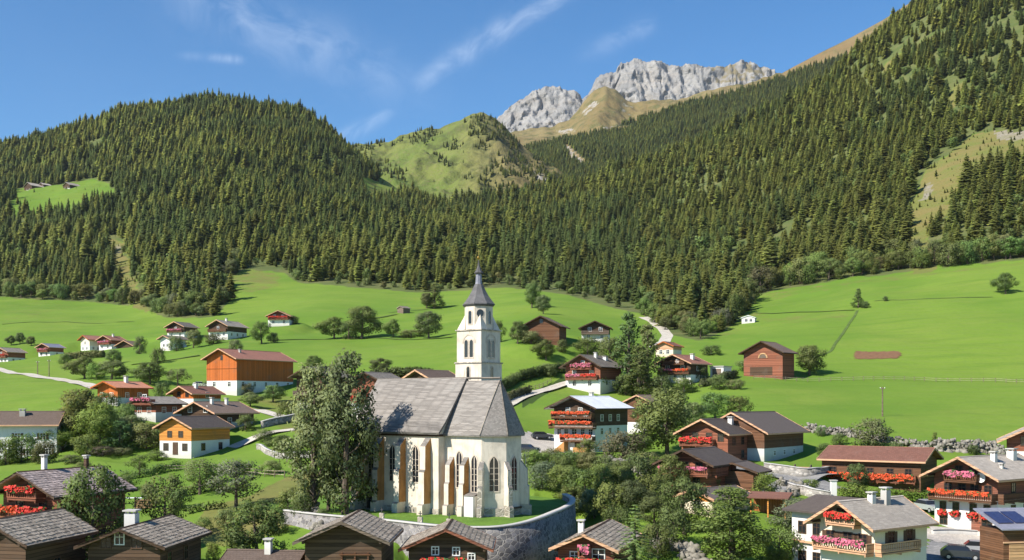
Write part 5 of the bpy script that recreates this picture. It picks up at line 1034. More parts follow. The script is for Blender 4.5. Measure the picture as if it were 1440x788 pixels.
def plant(px, ybase, ytop, wpx, shape='round', col='mid', label=None, Y=None, group=None, name=None, cat=None, y0=60):
    """a tree or bush standing on the ground at a photo position, with its height and width there"""
    if Y is None: X, Y, Z = ground_at(px, ybase, y0)
    else: X = (px - CX) / FPX * Y; Z = hz(X, Y)
    h = max(.8, (HY - ytop) / FPX * Y - Z); w_ = wpx / FPX * Y; d = DIMS[shape]; t, c = random.choice(BL[shape])
    nm = name or ('bush' if shape == 'bush' else 'tree'); e = empty(nm, (X, Y, Z), random.uniform(0, 6.28), (w_ / d[1], w_ / d[1], h / d[0])); tag(e, label, cat or ('bush' if shape == 'bush' else 'tree'), group)
    link('trunk', t, e); k = link('crown', c, e); k.color = tone(col); return e
T_ = plant
T_(440, 0, 514, 82, 'tall', 'pale', 'huge olive-green tree before the west end of the church, the one away from the nave', Y=119, group='two big trees by the church')
T_(485, 0, 497, 84, 'tall', 'pale', 'huge olive-green tree with its dark trunk against the white nave', Y=117, group='two big trees by the church')
T_(462, 0, 548, 74, 'round', 'pale', 'dense lower tree filling the gap between the two huge church trees', Y=121)
T_(128, 744, 655, 96, 'round', 'mid', 'dense round tree beside the lilac-grey shingle roof', Y=99)
T_(231, 726, 668, 70, 'sparse', 'mid', 'loose bushy tree behind the stout square chimney', Y=112)
T_(362, 768, 704, 92, 'round', 'mid', 'broad green tree above the white chimney of the low shed', Y=103)
T_(281, 696, 644, 54, 'sparse', 'olive', 'small thin fruit tree leaning on the lawn below the yellow house')
T_(332, 714, 648, 74, 'sparse', 'grey', 'bare-looking fruit tree on the dry garden bank')
T_(196, 668, 640, 34, 'sparse', 'mid', 'wispy young fruit tree on the lawn with a hedge at its foot')
for a in ((112, 628, 548, 66, 'round', 'yellow', 'tall yellowish tree beside the terracotta roof'), (88, 634, 596, 52, 'round', 'lime', 'bright lime-green tree beside the white apartment house'), (140, 630, 566, 56, 'round', 'bright', 'fresh green tree in the middle of the garden clump'),
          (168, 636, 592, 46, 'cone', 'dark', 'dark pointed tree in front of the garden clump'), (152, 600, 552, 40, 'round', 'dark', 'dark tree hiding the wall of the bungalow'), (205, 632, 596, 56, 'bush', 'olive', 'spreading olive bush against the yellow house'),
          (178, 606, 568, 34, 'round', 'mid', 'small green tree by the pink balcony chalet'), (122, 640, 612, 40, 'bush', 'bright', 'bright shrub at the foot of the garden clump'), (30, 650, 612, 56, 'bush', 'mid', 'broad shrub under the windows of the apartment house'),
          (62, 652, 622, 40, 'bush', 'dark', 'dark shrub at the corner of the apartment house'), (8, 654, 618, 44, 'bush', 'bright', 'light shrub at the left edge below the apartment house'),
          (145, 642, 628, 34, 'bush', 'rust', 'reddish low shrub at the lawn edge'), (172, 641, 630, 30, 'bush', 'olive', 'low olive shrub near the reddish one')): T_(*a)
for a in ((119, 533, 502, 38, 'round', 'mid', 'dark rounded tree beside the lane to the far hamlet'), (157, 534, 507, 46, 'round', 'olive', 'broad olive tree next to the terracotta bungalow'), (211, 541, 510, 44, 'round', 'mid', 'round tree in the field below the barn'),
          (250, 543, 518, 32, 'sparse', 'grey', 'greyish thin tree next to the small red-roofed cottage'), (136, 534, 512, 30, 'bush', 'bright', 'light green bush between two rounded trees by the lane'), (384, 566, 542, 32, 'round', 'mid', 'small green tree before the white wall of the orange barn'),
          (470, 477, 446, 38, 'round', 'mid', 'round dark tree heading the meadow row'), (509, 477, 431, 50, 'round', 'mid', 'largest round tree of the meadow row'), (553, 475, 449, 22, 'round', 'mid', 'little round tree alone in the meadow row'), (603, 476, 438, 36, 'round', 'dark', 'dark round tree nearest the church tower'),
          (490, 477, 452, 34, 'bush', 'mid', 'bush squeezed between the two biggest trees of the meadow row'), (578, 475, 464, 40, 'bush', 'olive', 'low hedge bush along the meadow row'), (611, 434, 398, 28, 'cone', 'olive', 'conical tree standing alone high on the meadow'), (600, 434, 412, 22, 'round', 'dark', 'dark companion of the conical meadow tree'),
          (748, 434, 399, 26, 'round', 'mid', 'loose tree on the meadow right of the spire'), (764, 442, 415, 20, 'round', 'olive', 'small tree just below the loose meadow tree'), (768, 507, 478, 28, 'round', 'mid', 'round tree on the slope below the field barn'), (826, 500, 476, 46, 'bush', 'mid', 'dense bush under the little dark chalet'),
          (728, 484, 452, 26, 'round', 'mid', 'green tree at the corner of the field barn'), (700, 482, 452, 22, 'bush', 'dark', 'dark bush behind the tower'), (747, 484, 466, 40, 'bush', 'olive', 'bushes in front of the field barn wall'), (368, 484, 452, 32, 'round', 'mid', 'round tree right of the long dark farmhouse'), (385, 482, 468, 16, 'bush', 'dark', 'small dark bush in the meadow by the round tree'),
          (272, 490, 464, 26, 'round', 'olive', 'olive tree between the two dark farmhouses'), (248, 494, 474, 24, 'bush', 'mid', 'shrub before the whitewashed cottage'), (300, 484, 470, 26, 'bush', 'dark', 'dark shrub below the long dark farmhouse'), (412, 456, 444, 18, 'bush', 'dark', 'small dark shrub beside the lone reddish chalet'),
          (196, 498, 474, 20, 'bush', 'dark', 'dark shrub at the end of the far hamlet'), (28, 484, 468, 14, 'round', 'dark', 'dark round tree first in the row above the far hamlet'), (16, 486, 472, 12, 'round', 'dark', 'tiny dark tree at the start of the row above the hamlet'), (44, 487, 473, 14, 'round', 'mid', 'small tree last in the row above the far hamlet'),
          (1138, 528, 486, 44, 'round', 'mid', 'round tree leaning beside the arched barn'), (1414, 414, 384, 26, 'round', 'mid', 'lone round tree high on the big field'), (1207, 433, 406, 18, 'cone', 'dark', 'pointed dark tree standing alone in the big field'), (1217, 434, 424, 14, 'bush', 'dark', 'bush at the foot of the pointed field tree'), (1245, 424, 417, 8, 'bush', 'dark', 'tiny shrub on the upper edge of the big field'),
          (1228, 630, 590, 58, 'bush', 'olive', 'wide olive bush growing over the rubble wall'), (1315, 628, 608, 14, 'cone', 'bright', 'small bright cone of a shrub above the roof of the long house'), (1205, 694, 652, 36, 'round', 'mid', 'young tree before the flower boxes of the long house'),
          (938, 640, 546, 82, 'round', 'yellow', 'big yellow-green tree between the metal-roofed chalet and the joined barn'), (906, 612, 570, 40, 'round', 'bright', 'fresh green tree beside the narrow brown barn'), (1006, 590, 552, 44, 'round', 'mid', 'tree on the field edge above the reddish chalet'), (1040, 584, 558, 40, 'bush', 'mid', 'bush on the field edge above the big barn'), (976, 606, 566, 36, 'round', 'olive', 'olive tree left of the tree on the field edge'),
          (860, 530, 474, 44, 'round', 'olive', 'pale olive tree beside the pink-flowered chalet'), (836, 548, 520, 44, 'bush', 'mid', 'bush under the eaves of the pink-flowered chalet'), (880, 556, 528, 36, 'bush', 'dark', 'dark bush behind the metal roof'), (1075, 700, 666, 40, 'bush', 'lime', 'clipped bright green round bush by the road'),
          (985, 536, 514, 28, 'bush', 'dark', 'dark bush beside the flat-roofed garage'), (1060, 522, 506, 46, 'bush', 'olive', 'row of olive shrubs under the arched barn'), (1092, 524, 510, 34, 'bush', 'olive', 'olive shrub at the corner of the arched barn'), (962, 552, 532, 40, 'bush', 'mid', 'garden bush below the dark chalet'), (930, 556, 530, 36, 'bush', 'mid', 'leafy bush left of the garden bush under the dark chalet'),
          (1000, 500, 486, 30, 'bush', 'dark', 'thorny dark shrub on the pale slope by the cottage'), (1030, 800, 686, 100, 'tall', 'bright', 'large fresh green tree before the small garage'), (962, 752, 672, 62, 'round', 'mid', 'leafy tree below the red-brown chalet'), (942, 700, 640, 44, 'round', 'bright', 'slender bright tree at the corner of the red-brown chalet'),
          (1120, 762, 702, 66, 'round', 'grey', 'grey-green tree against the white wing of the guest house'), (1096, 790, 742, 56, 'bush', 'mid', 'bush between the large fresh tree and the guest house'), (1090, 798, 770, 40, 'bush', 'lime', 'bright clipped bush at the guest house corner'), (993, 690, 660, 30, 'bush', 'mid', 'shrub under the flower rail of the red-brown chalet'),
          (876, 650, 608, 62, 'bush', 'rust', 'rusty brown bush below the terrace of the metal-roofed chalet'), (826, 640, 618, 30, 'bush', 'bright', 'light bush at the corner of the metal-roofed chalet'), (1434, 790, 756, 26, 'bush', 'bright', 'bright bush before the solar shed'), (1290, 676, 660, 22, 'bush', 'dark', 'dark bush at the end of the long house'),
          (428, 736, 694, 30, 'bush', 'dark', 'ivy-dark bush at the foot of the olive church tree'), (452, 742, 716, 24, 'bush', 'mid', 'shrub on the ruined garden wall'), (300, 790, 764, 22, 'bush', 'lime', 'light shrub beside the low shed roof'), (390, 752, 726, 34, 'bush', 'dark', 'dark shrub on the dry bank')): T_(*a)
MORE = [(296,550,536,30,'bush','mid','bush at the white foot of the orange barn gable'),(345,556,540,26,'bush','olive','olive bush under the long side of the orange barn'),(345,606,584,30,'bush','mid','dark-green bush on the gable side of the garden path'),(372,622,604,26,'bush','olive','olive bush at the bend of the garden path'),(398,640,612,34,'round','mid','small round tree at the end of the pale angled wall'),(352,572,552,26,'round','olive','olive tree behind the brown farmhouse roof'),
 (405,590,566,36,'bush','mid','bush below the dark weathered barn'),(430,608,580,40,'bush','yellow','yellowish bush behind the huge church trees'),(228,560,538,26,'bush','mid','bush between the bungalow and the red-roofed cottage'),(178,556,536,30,'round','mid','round tree in front of the bungalow wall'),(200,582,564,24,'bush','bright','bright shrub beside the pink balcony'),
 (262,606,586,28,'bush','mid','bush at the gable of the brown farmhouse'),(100,612,570,46,'round','mid','round tree in the left of the garden clump'),(128,606,560,44,'round','yellow','yellow-green tree behind the lime-green one'),(186,622,584,40,'round','olive','olive tree right behind the dark pointed one'),(75,612,586,36,'bush','olive','olive bush behind the apartment house corner'),
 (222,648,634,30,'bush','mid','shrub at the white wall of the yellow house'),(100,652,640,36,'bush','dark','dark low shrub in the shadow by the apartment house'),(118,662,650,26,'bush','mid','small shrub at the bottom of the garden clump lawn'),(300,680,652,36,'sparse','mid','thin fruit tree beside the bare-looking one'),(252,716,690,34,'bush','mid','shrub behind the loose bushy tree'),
 (178,690,668,30,'bush','mid','shrub on the lawn beside the round front tree'),(208,700,680,24,'bush','olive','olive shrub near the garden table'),(318,742,716,34,'bush','olive','olive bush on the dry bank above the low shed'),(288,750,728,28,'bush','mid','small bush behind the log cabin roof'),(405,720,690,36,'bush','yellow','yellowish bush at the foot of the bank'),(340,668,650,30,'bush','mid','bush by the fence below the yellow house'),(382,668,648,34,'bush','olive','olive bush at the end of the garden fence'),
 (160,512,492,24,'round','mid','green tree under the far hamlet'),(222,512,490,22,'bush','mid','bush on the meadow edge left of the barn'),(330,496,478,22,'bush','olive','olive bush on the meadow behind the barn'),(90,512,498,20,'bush','mid','shrub at the end of the lane hedge'),(440,520,500,24,'round','mid','tree behind the dark weathered barn'),(535,526,504,30,'round','dark','dark tree behind the church ridge'),
 (1158,640,624,22,'bush','mid','shrub at the end of the big barn'),(1140,690,674,26,'bush','bright','bright shrub on the road verge'),(1020,636,612,22,'bush','mid','bush at the door of the reddish chalet'),(915,584,556,36,'round','bright','bright tree above the yellow-green one'),(1012,548,528,30,'bush','mid','bush on the lower field edge'),(880,606,588,26,'bush','mid','bush before the narrow brown barn'),
 (1330,700,684,20,'bush','mid','small bush beside the inn'),(1262,640,622,24,'bush','olive','olive shrub behind the roof of the long house'),(1180,628,610,24,'bush','mid','shrub in the rubble wall'),(1155,614,600,18,'bush','olive','small olive shrub at the start of the rubble wall'),(1370,640,626,18,'bush','mid','small shrub above the roof of the inn'),
 (790,496,478,20,'bush','mid','shrub on the slope beside the pink-flowered chalet'),(772,530,512,30,'bush','olive','bush at the head of the hedge lane'),(748,474,456,18,'round','mid','small tree at the gable of the field barn'),(1035,548,534,26,'bush','olive','olive bush on the bank under the arched barn'),(950,590,566,34,'bush','mid','bush behind the yellow-green tree')]
for a in MORE: T_(*a)
# the thicket on the slope between the square and the stream
DIRS = ['bright', 'mid', 'dark', 'olive', 'mid', 'grey', 'bright', 'dark']
thick = [(752,664,634,40),(775,660,632,44),(800,664,634,46),(828,668,636,44),(852,672,642,40),(762,688,650,46),(792,694,654,50),(822,702,660,52),(850,700,654,48),(874,694,648,46),(898,690,640,50),(912,668,636,40),(806,724,684,48),(836,730,688,50),(862,728,680,52),(888,722,676,50),(914,716,668,50),(868,758,712,44),(920,744,698,52),(948,770,716,50),(925,786,738,54),(975,716,680,40),(790,668,642,36),(745,650,632,30),(905,640,612,36),(868,636,618,30)]
for k, (x, yb, yt, wp) in enumerate(thick):
    T_(x, yb, yt, wp, 'bush' if k % 3 else 'round', DIRS[k % 8], 'leafy shrub in the thicket on the slope below the village square', group='thicket below the village square')
# conifers near the village
def near_spruce(seed, h=12, w_=6.4):
    rg = np.random.default_rng(seed); V = []; rn = []
    for l in range(34):
        t = (l + .5) / 34; z = h * (.04 + .95 * t); rad = w_ / 2 * (1 - t) ** .85 + .1; k = max(6, int(13 * (1 - .45 * t)))
        for b in range(k):
            a = 2 * math.pi * b / k + l * .7 + rg.normal(0, .15); r = rad * (1 + .16 * rg.normal()); ns = max(3, int(r / .22))
            for s in range(1, ns + 1):
                f = s / ns; px, pz = r * f, z + .05 * r - .34 * r * f + .20 * r * f * f * f; ln = .17 + .30 * r * (1 - abs(f - .5)) * .5; q = float(np.clip(.35 + .3 * f + .22 * rg.normal(), 0, 1))
                for sd in (-1, 1):
                    a2 = a + sd * (.75 - .45 * f); c, s_ = math.cos(a), math.sin(a); o = np.array((px * c, px * s_, pz)); tip = o + np.array((ln * math.cos(a2), ln * math.sin(a2), -.35 * ln * rg.random() - .05)); wv = np.array((-math.sin(a2), math.cos(a2), 0)) * .085
                    V.append((o - wv, o + wv, tip + wv * .4, tip - wv * .4)); rn.append(q)
    V = np.array(V).reshape(-1, 3); F = np.arange(len(V)).reshape(-1, 4); o_ = V[F].mean(1) * np.array([1, 1, 0]); o_ = o_ / (np.linalg.norm(o_, axis=1)[:, None] + .05) + np.array([0, 0, .5]); me = npmesh('spruce_crown', V, F, M['near_spruce_leaf'], None, {'rnd': rn, 'out': o_ / np.linalg.norm(o_, axis=1)[:, None]})
    mb = MB(); mb.tube([(0, 0, -1), (0, 0, h * .5), (0, 0, h * .98)], [.2, .12, .02], 6); return mb.mesh('spruce_trunk', M['bark']), me
NS = near_spruce(5)
def spruce(px, yb, yt, wpx, label, Y=None, col=None):
    if Y is None: X, Y, Z = ground_at(px, yb)
    else: X = (px - CX) / FPX * Y; Z = hz(X, Y)
    h = (HY - yt) / FPX * Y - Z; w_ = wpx / FPX * Y; e = empty('spruce_tree', (X, Y, Z), random.uniform(0, 6), (w_ / 6.4, w_ / 6.4, h / 12)); tag(e, label, 'spruce'); link('trunk', NS[0], e); link('crown', NS[1], e); return e
spruce(893, 0, 706, 104, 'green spruce in the foreground beside the small chalet with worn shingles', Y=92.5)
for a in ((884, 550, 440, 62, 'cone', 'dark', 'tallest soft dark tree between the two flowered chalets'), (910, 546, 456, 50, 'cone', 'olive', 'pointed tree beside the tallest one, towards the dark chalet'), (898, 558, 486, 52, 'cone', 'mid', 'lower leafy tree in front of the two pointed ones')): T_(*a)
# ------------------------------------------------------------------ the woods
def scatter():
    out = []
    # main hillsides
    n = 80000; u = RNG.uniform(-260, 1700, n); Y = np.sqrt(RNG.uniform(350 ** 2, 2000 ** 2, n)); X = (u - CX) / FPX * Y
    iu = np.clip(((u - UPX[0]) / (UPX[1] - UPX[0])).astype(int), 0, NU - 1); iy = np.clip(((np.log(Y) - LY[0]) / (LY[1] - LY[0])).astype(int), 0, NY - 1)
    z = gz(X, Y); py = HY - FPX * z / Y; dens = .5 + .9 * fbm(X / 70, Y / 90, 4, 71); ok = FOR2[iu, iy] & (RNG.random(n) < np.clip(.48 + .7 * dens, .12, 1))
    gl = glade[iu, iy] & FOR[iu, iy] & (RNG.random(n) < np.where(u > 700, .5, np.where(py > 320, .3, .02))); ok = ok | gl
    edge_gap = py - np.interp(u, _ex, _ey); ok &= ~((edge_gap > -9) & (RNG.random(n) < .7))
    h = (np.where(u > 880, 10.5, 13) + 9 * RNG.random(n) ** 1.3 + 3 * fbm(X / 120, Y / 120, 2, 72)) * np.where(edge_gap > -22, .75, 1) * np.where(gl, .10 + .3 * RNG.random(n) ** 3, 1)
    lar = .5 + .8 * fbm(X / 170, Y / 170, 3, 73) + np.where(u > 900, .50, .02) + np.where(py < 190, -.1, 0)
    kind = np.where(RNG.random(n) < lar, 3 + (RNG.random(n) < .5), np.floor(RNG.random(n) * 3)).astype(int)
    leafy = RNG.random(n) < np.clip(.10 + .55 * fbm(X / 80, Y / 80, 3, 78) + np.where(py > 330, .12, -.06) + np.where(u > 900, .06, 0), 0, .6)
    kind = np.where(leafy, 5 + (RNG.random(n) < .5), kind); h = h * np.where(leafy, .62, 1) * np.exp(RNG.normal(-.19, .18, n))
    out.append(np.stack([X, Y, z, h / 20, kind, u, py], 1)[ok])
    # trees on the farther meshes, sampled from their own surfaces
    for (P, PX, PY, T, polys, step, hh, larp, nn) in ((FP, FPX_, FPY_, FT, [FL_TOP], 0, 13, .5, 13000), (AP, APX, APY, AT, ALP_WOOD, 0, 9, .4, 1300)):
        mk = np.zeros(PX.shape, bool)
        for pl in polys: mk |= inpoly(PX, PY, pl)
        if P is FP: mk &= ~pm(PX, PY, SCREE)
        else: mk |= (RNG.random(PX.shape) < .022) & (PY < 300)
        mk &= T < .995
        if P is not FP: mk &= fbm(P[..., 0] / 55, P[..., 1] / 70, 3, 95) > -.28
        ii = np.argwhere(mk[:-1, :-1])
        A_ = np.linalg.norm(np.cross(P[1:, :-1] - P[:-1, :-1], P[:-1, 1:] - P[:-1, :-1]), axis=2)[ii[:, 0], ii[:, 1]]; sel = ii[RNG.choice(len(ii), nn, p=A_ / A_.sum())]
        fu, fv = RNG.random(nn), RNG.random(nn); a, b = sel[:, 0], sel[:, 1]
        p = P[a, b] + (P[a + 1, b] - P[a, b]) * fu[:, None] + (P[a, b + 1] - P[a, b]) * fv[:, None]
        out.append(np.column_stack([p, hh / 20 * (.6 + .7 * RNG.random(nn)), np.where(RNG.random(nn) < larp, 3, np.floor(RNG.random(nn) * 3)), PX[a, b], PY[a, b]]))
    return np.concatenate(out)
TR = scatter()
big = TR[:, 3] / TR[:, 1] * ((TR[:, 5] > 5) & (TR[:, 5] < 1435) & (TR[:, 1] < 1100) & (TR[:, 6] < 470)); order = np.argsort(-big); kk = TR[order, 4].astype(int); pick = np.concatenate([order[kk == q][:20] for q in range(7)]); pick = np.concatenate([pick, [q for q in order if q not in set(pick)][:160]]); ind = pick.astype(int); rest = np.setdiff1d(order, ind)
def wood_tree(seed):
    rg = np.random.default_rng(seed); cen = []; rad = []
    for i in range(9):
        z = 5 + 11 * (i + .5) / 9; a = i * 2.4; r = 3.0 * math.sin(math.pi * (.18 + .7 * i / 9)); cen.append((r * math.cos(a), r * math.sin(a), z)); rad.append(rg.uniform(2.2, 3.2))
    V, F, at = leaf_cloud(cen, rad, 4.6, 1.05, seed); return npmesh('leafy_tree', V, F, M['wood_leaf'], None, at)
PROTO = SPR + LAR + [wood_tree(61), wood_tree(62)]
protos = {}
for i in ind:
    x, y, z, s, k, u, py = TR[i]; k = int(k); side = 0 if u < 640 else (1 if u < 1000 else 2)
    o = link('leafy_tree' if k >= 5 else 'larch_tree' if k >= 3 else 'spruce_tree', PROTO[k], None, (x, y, z), RNG.uniform(0, 6.28)); o.scale = (s * RNG.uniform(.85, 1.15),) * 2 + (s,)
    where = ('at the foot of the left wooded hill', 'at the foot of the woods behind the church spire', 'at the foot of the right wooded slope')[side]
    tag(o, ('rounded leafy tree standing ' if k >= 5 else 'light green larch ' if k >= 3 else 'dark green spruce ') + where, 'tree' if k >= 5 else 'conifer', ('leafy trees ' if k >= 5 else 'larches ' if k >= 3 else 'spruces ') + where); protos.setdefault(k, o)
print('forest trees', len(TR), 'protos', sorted(protos))
def forest():
    V = TR[rest]; me = bpy.data.meshes.new('forest'); me.vertices.add(len(V)); me.vertices.foreach_set('co', V[:, :3].astype(np.float32).ravel())
    def at(n, t, a):
        q = me.attributes.new(n, t, 'POINT'); q.data.foreach_set('value' if t != 'FLOAT_VECTOR' else 'vector', a)
    at('kind', 'INT', V[:, 4].astype(np.int32)); w_ = V[:, 3] * RNG.uniform(.82, 1.2, len(V)); at('size', 'FLOAT_VECTOR', np.stack([w_, w_, V[:, 3]], 1).astype(np.float32).ravel())
    at('turn', 'FLOAT_VECTOR', np.stack([RNG.normal(0, .03, len(V)), RNG.normal(0, .03, len(V)), RNG.uniform(0, 6.28, len(V))], 1).astype(np.float32).ravel())
    o = link('forest', me); g = bpy.data.node_groups.new('forest', 'GeometryNodeTree'); g.interface.new_socket('Geometry', in_out='INPUT', socket_type='NodeSocketGeometry'); g.interface.new_socket('Geometry', in_out='OUTPUT', socket_type='NodeSocketGeometry')
    N = g.nodes; L = g.links; gi = N.new('NodeGroupInput'); go = N.new('NodeGroupOutput'); j = N.new('GeometryNodeJoinGeometry')
    def attr(n, t): a = N.new('GeometryNodeInputNamedAttribute'); a.data_type = t; a.inputs[0].default_value = n; return a.outputs[0]
    for k, ob in sorted(protos.items()):
        cmp_ = N.new('FunctionNodeCompare'); cmp_.data_type = 'INT'; cmp_.operation = 'EQUAL'; L.new(attr('kind', 'INT'), cmp_.inputs[2]); cmp_.inputs[3].default_value = k
        mp = N.new('GeometryNodeMeshToPoints'); L.new(gi.outputs[0], mp.inputs[0]); L.new(cmp_.outputs[0], mp.inputs['Selection'])
        oi = N.new('GeometryNodeObjectInfo'); oi.inputs['Object'].default_value = ob; oi.transform_space = 'ORIGINAL'; oi.inputs['As Instance'].default_value = True
        ip = N.new('GeometryNodeInstanceOnPoints'); L.new(mp.outputs[0], ip.inputs[0]); L.new(oi.outputs['Geometry'], ip.inputs['Instance'])
        L.new(attr('turn', 'FLOAT_VECTOR'), ip.inputs['Rotation']); L.new(attr('size', 'FLOAT_VECTOR'), ip.inputs['Scale']); L.new(ip.outputs[0], j.inputs[0])
    L.new(j.outputs[0], go.inputs[0]); md = o.modifiers.new('trees', 'NODES'); md.node_group = g; tag(o, kind='stuff'); return o
forest()
# shrubs and small leafy trees along the foot of the woods
ex = np.concatenate([np.arange(0, 240, 8.5), np.arange(244, 330, 7), np.arange(400, 700, 13), np.arange(700, 860, 17), np.arange(905, 1060, 8), np.arange(1062, 1440, 11)])
for x in ex:
    x = float(x + RNG.normal(0, 3)); y = float(np.interp(x, _ex, _ey)) - abs(RNG.normal(0, 5)) - 1; right = x > 900; near = 240 < x < 330 or 905 < x < 1060
    hpx = RNG.uniform(12, 24) if not right else RNG.uniform(16, 36); hpx *= .6 if 400 < x < 860 else 1
    T_(x, y, y - hpx, hpx * RNG.uniform(.8, 1.15), 'bush' if RNG.random() < .4 else 'round', 'bright' if RNG.random() < .5 and right else random.choice(['mid', 'olive', 'mid', 'yellow']),
       ('leafy shrub or small tree fringing the left wood edge' if x < 640 else 'leafy shrub or small tree fringing the woods behind the church') if x < 900 else 'leafy shrub or small tree fringing the wood above the right fields', y0=250, group='leafy fringe of the left wood' if x < 640 else ('leafy fringe of the woods behind the church' if x < 900 else 'leafy fringe of the right wood'), name='shrub', cat='shrub')
for (x0, x1, y0_, y1_, n, w_) in ((244, 335, 384, 440, 34, 'in the scrubby wood corner above the long dark farmhouse'), (925, 1050, 425, 478, 40, 'in the scrub beside the white track'), (1230, 1440, 352, 372, 20, 'along the top of the big field')):
    for k in range(n):
        x = float(RNG.uniform(x0, x1)); y = float(RNG.uniform(y0_, y1_)); e = float(np.interp(x, _ex, _ey))
        if y > e - 1: y = e - 2 - RNG.uniform(0, 14)
        hpx = RNG.uniform(12, 26); T_(x, y, y - hpx, hpx * RNG.uniform(.7, 1.1), 'round' if RNG.random() < .6 else 'bush', random.choice(['mid', 'olive', 'bright', 'yellow', 'grey']), 'leafy small tree ' + w_, y0=250, group='small leafy trees ' + w_, name='shrub', cat='shrub')
# ------------------------------------------------------------------ fences, walls, poles, hedges, cars
def fence(name, pts, label, step=2.6, hgt=1.15, px=True):
    if px: pts = [ground_at(*p)[:2] for p in pts]
    P = []
    for (a, b) in zip(pts[:-1], pts[1:]):
        n = max(1, round(math.hypot(b[0] - a[0], b[1] - a[1]) / step)); P += [(a[0] + (b[0] - a[0]) * k / n, a[1] + (b[1] - a[1]) * k / n) for k in range(n)]
    P.append(pts[-1]); P = P[:99]; c = P[0]; root = empty(name, (c[0], c[1], hz(*c))); tag(root, label, 'fence'); z0 = root.location.z
    G = [Vector((x - c[0], y - c[1], hz(x, y) - z0)) for x, y in P]; mb = MB()
    for a, b in zip(G[:-1], G[1:]):
        for hh in (.45, .9): mb.tube([a + Vector((0, 0, hh)), b + Vector((0, 0, hh + random.uniform(-.06, .06)))], [.045, .045], 4)
    mb.build('rail', M['fence_wood'], root)
    pm_ = MB(); pm_.tube([(0, 0, -.3), (0, 0, hgt)], [.075, .065], 5); pmesh = pm_.mesh('post', M['grey_wood'])
    for g in G: o = link('post', pmesh, root, g); o.rotation_euler = (random.gauss(0, .04), random.gauss(0, .04), 0)
    return root
fence('field_fence', [(1060, 534), (1120, 537), (1200, 536), (1300, 537), (1400, 538), (1475, 540)], 'long grey wooden fence crossing the big field', 2.6)
fence('garden_fence', [(232, 664), (262, 663), (300, 662), (345, 668), (400, 672)], 'low garden fence below the yellow house', 2.2, .95)
fence('lane_fence', [(700, 572), (735, 553), (775, 538)], 'short fence beside the hedge lane', 2.4, 1.0)
def pole(px, yb, yt, label, wire=False):
    X, Y, Z = ground_at(px, yb); h = (HY - yt) / FPX * Y - Z; o = empty('wooden_pole', (X, Y, Z)); tag(o, label, 'pole'); mb = MB(); mb.tube([(0, 0, -.5), (0, 0, h)], [.16, .11], 7); mb.build('shaft', M['grey_wood'], o)
    mb = MB(); mb.box(-.5, .5, -.06, .06, h - .45, h - .32); mb.build('crossarm', M['grey_wood'], o)
    mb = MB(); mb.lathe([(h - .32, .05), (h - .2, .07), (h - .1, .03)], 6, (.42, 0)); mb.build('insulator', M['white_paint'], o); mb = MB(); mb.lathe([(h - .32, .05), (h - .2, .07), (h - .1, .03)], 6, (-.42, 0)); mb.build('insulator', M['white_paint'], o); return o
pole(1241, 586, 544, 'grey wooden pole standing in the lower big field'); pole(53, 527, 508, 'wooden pole by the lane nearest the far red-gabled house'); pole(69, 530, 506, 'taller wooden pole further along the lane to the far hamlet'); pole(905, 556, 536, 'short pole behind the narrow brown barn')
def boulders(name, pts, label, cat, n, h, size, mat='rubble', px=True, depth=1.0, yhint=60):
    """a dry wall or heap of rough stones along a line: one thing"""
    if px: pts = [ground_at(*p, yhint)[:2] for p in pts]
    P = smooth_path(pts, 10); c = P[0]; z0 = hz(*c); V = []; F = []; rg = np.random.default_rng(len(label))
    ph = (1 + 5 ** .5) / 2; ico = np.array([(-1, ph, 0), (1, ph, 0), (-1, -ph, 0), (1, -ph, 0), (0, -1, ph), (0, 1, ph), (0, -1, -ph), (0, 1, -ph), (ph, 0, -1), (ph, 0, 1), (-ph, 0, -1), (-ph, 0, 1)]) / 1.9
    fc = [(0, 11, 5), (0, 5, 1), (0, 1, 7), (0, 7, 10), (0, 10, 11), (1, 5, 9), (5, 11, 4), (11, 10, 2), (10, 7, 6), (7, 1, 8), (3, 9, 4), (3, 4, 2), (3, 2, 6), (3, 6, 8), (3, 8, 9), (4, 9, 5), (2, 4, 11), (6, 2, 10), (8, 6, 7), (9, 8, 1)]; rr = []
    for i in range(n):
        k = rg.integers(0, len(P)); x, y = P[k] + rg.normal(0, depth * .35, 2); t = rg.random() ** 1.3; s = size * rg.uniform(.5, 1.25) * (1 - .4 * t); z = hz(x, y) + t * h - .1; sc_ = rg.uniform(.7, 1.3, 3) * s
        q = (ico * (1 + .22 * rg.normal(size=(12, 1)))) * sc_; i0 = len(V); V += [tuple(v + np.array([x - c[0], y - c[1], z - z0])) for v in q]; F += [tuple(i0 + j for j in f) for f in fc]; rr += [rg.random()] * 20
    o = link(name, npmesh(name, V, F, M[mat], None, {'rnd': rr}), None, (c[0], c[1], z0)); return tag(o, label, cat)
def boulder_mat():
    m, t, p, o = newmat('boulder'); co = obj_co(t); rnd = t.n('ShaderNodeAttribute', attribute_name='rnd').outputs['Fac']; a = t.noise(co, 1.6, 5, .65)
    col = t.mix(rnd, (.14, .128, .105), (.31, .285, .24)); col = t.mix(t.ramp(a, .5, .75), col, (.16, .15, .12)); setp(t, p, col, .95, .1, bump(t, a, .06)); return m
boulder_mat()
boulders('rubble_wall', [(1135, 606), (1165, 610), (1200, 614), (1240, 622), (1290, 630), (1330, 633)], 'pale rubble stone wall at the foot of the big field', 'stone wall', 620, 1.2, .42, 'boulder', depth=1.3)
boulders('rubble_bank', [(1318, 634), (1360, 636), (1400, 640), (1440, 644)], 'stone bank behind the roof of the inn', 'stone bank', 420, 1.9, .5, 'boulder', depth=1.3)
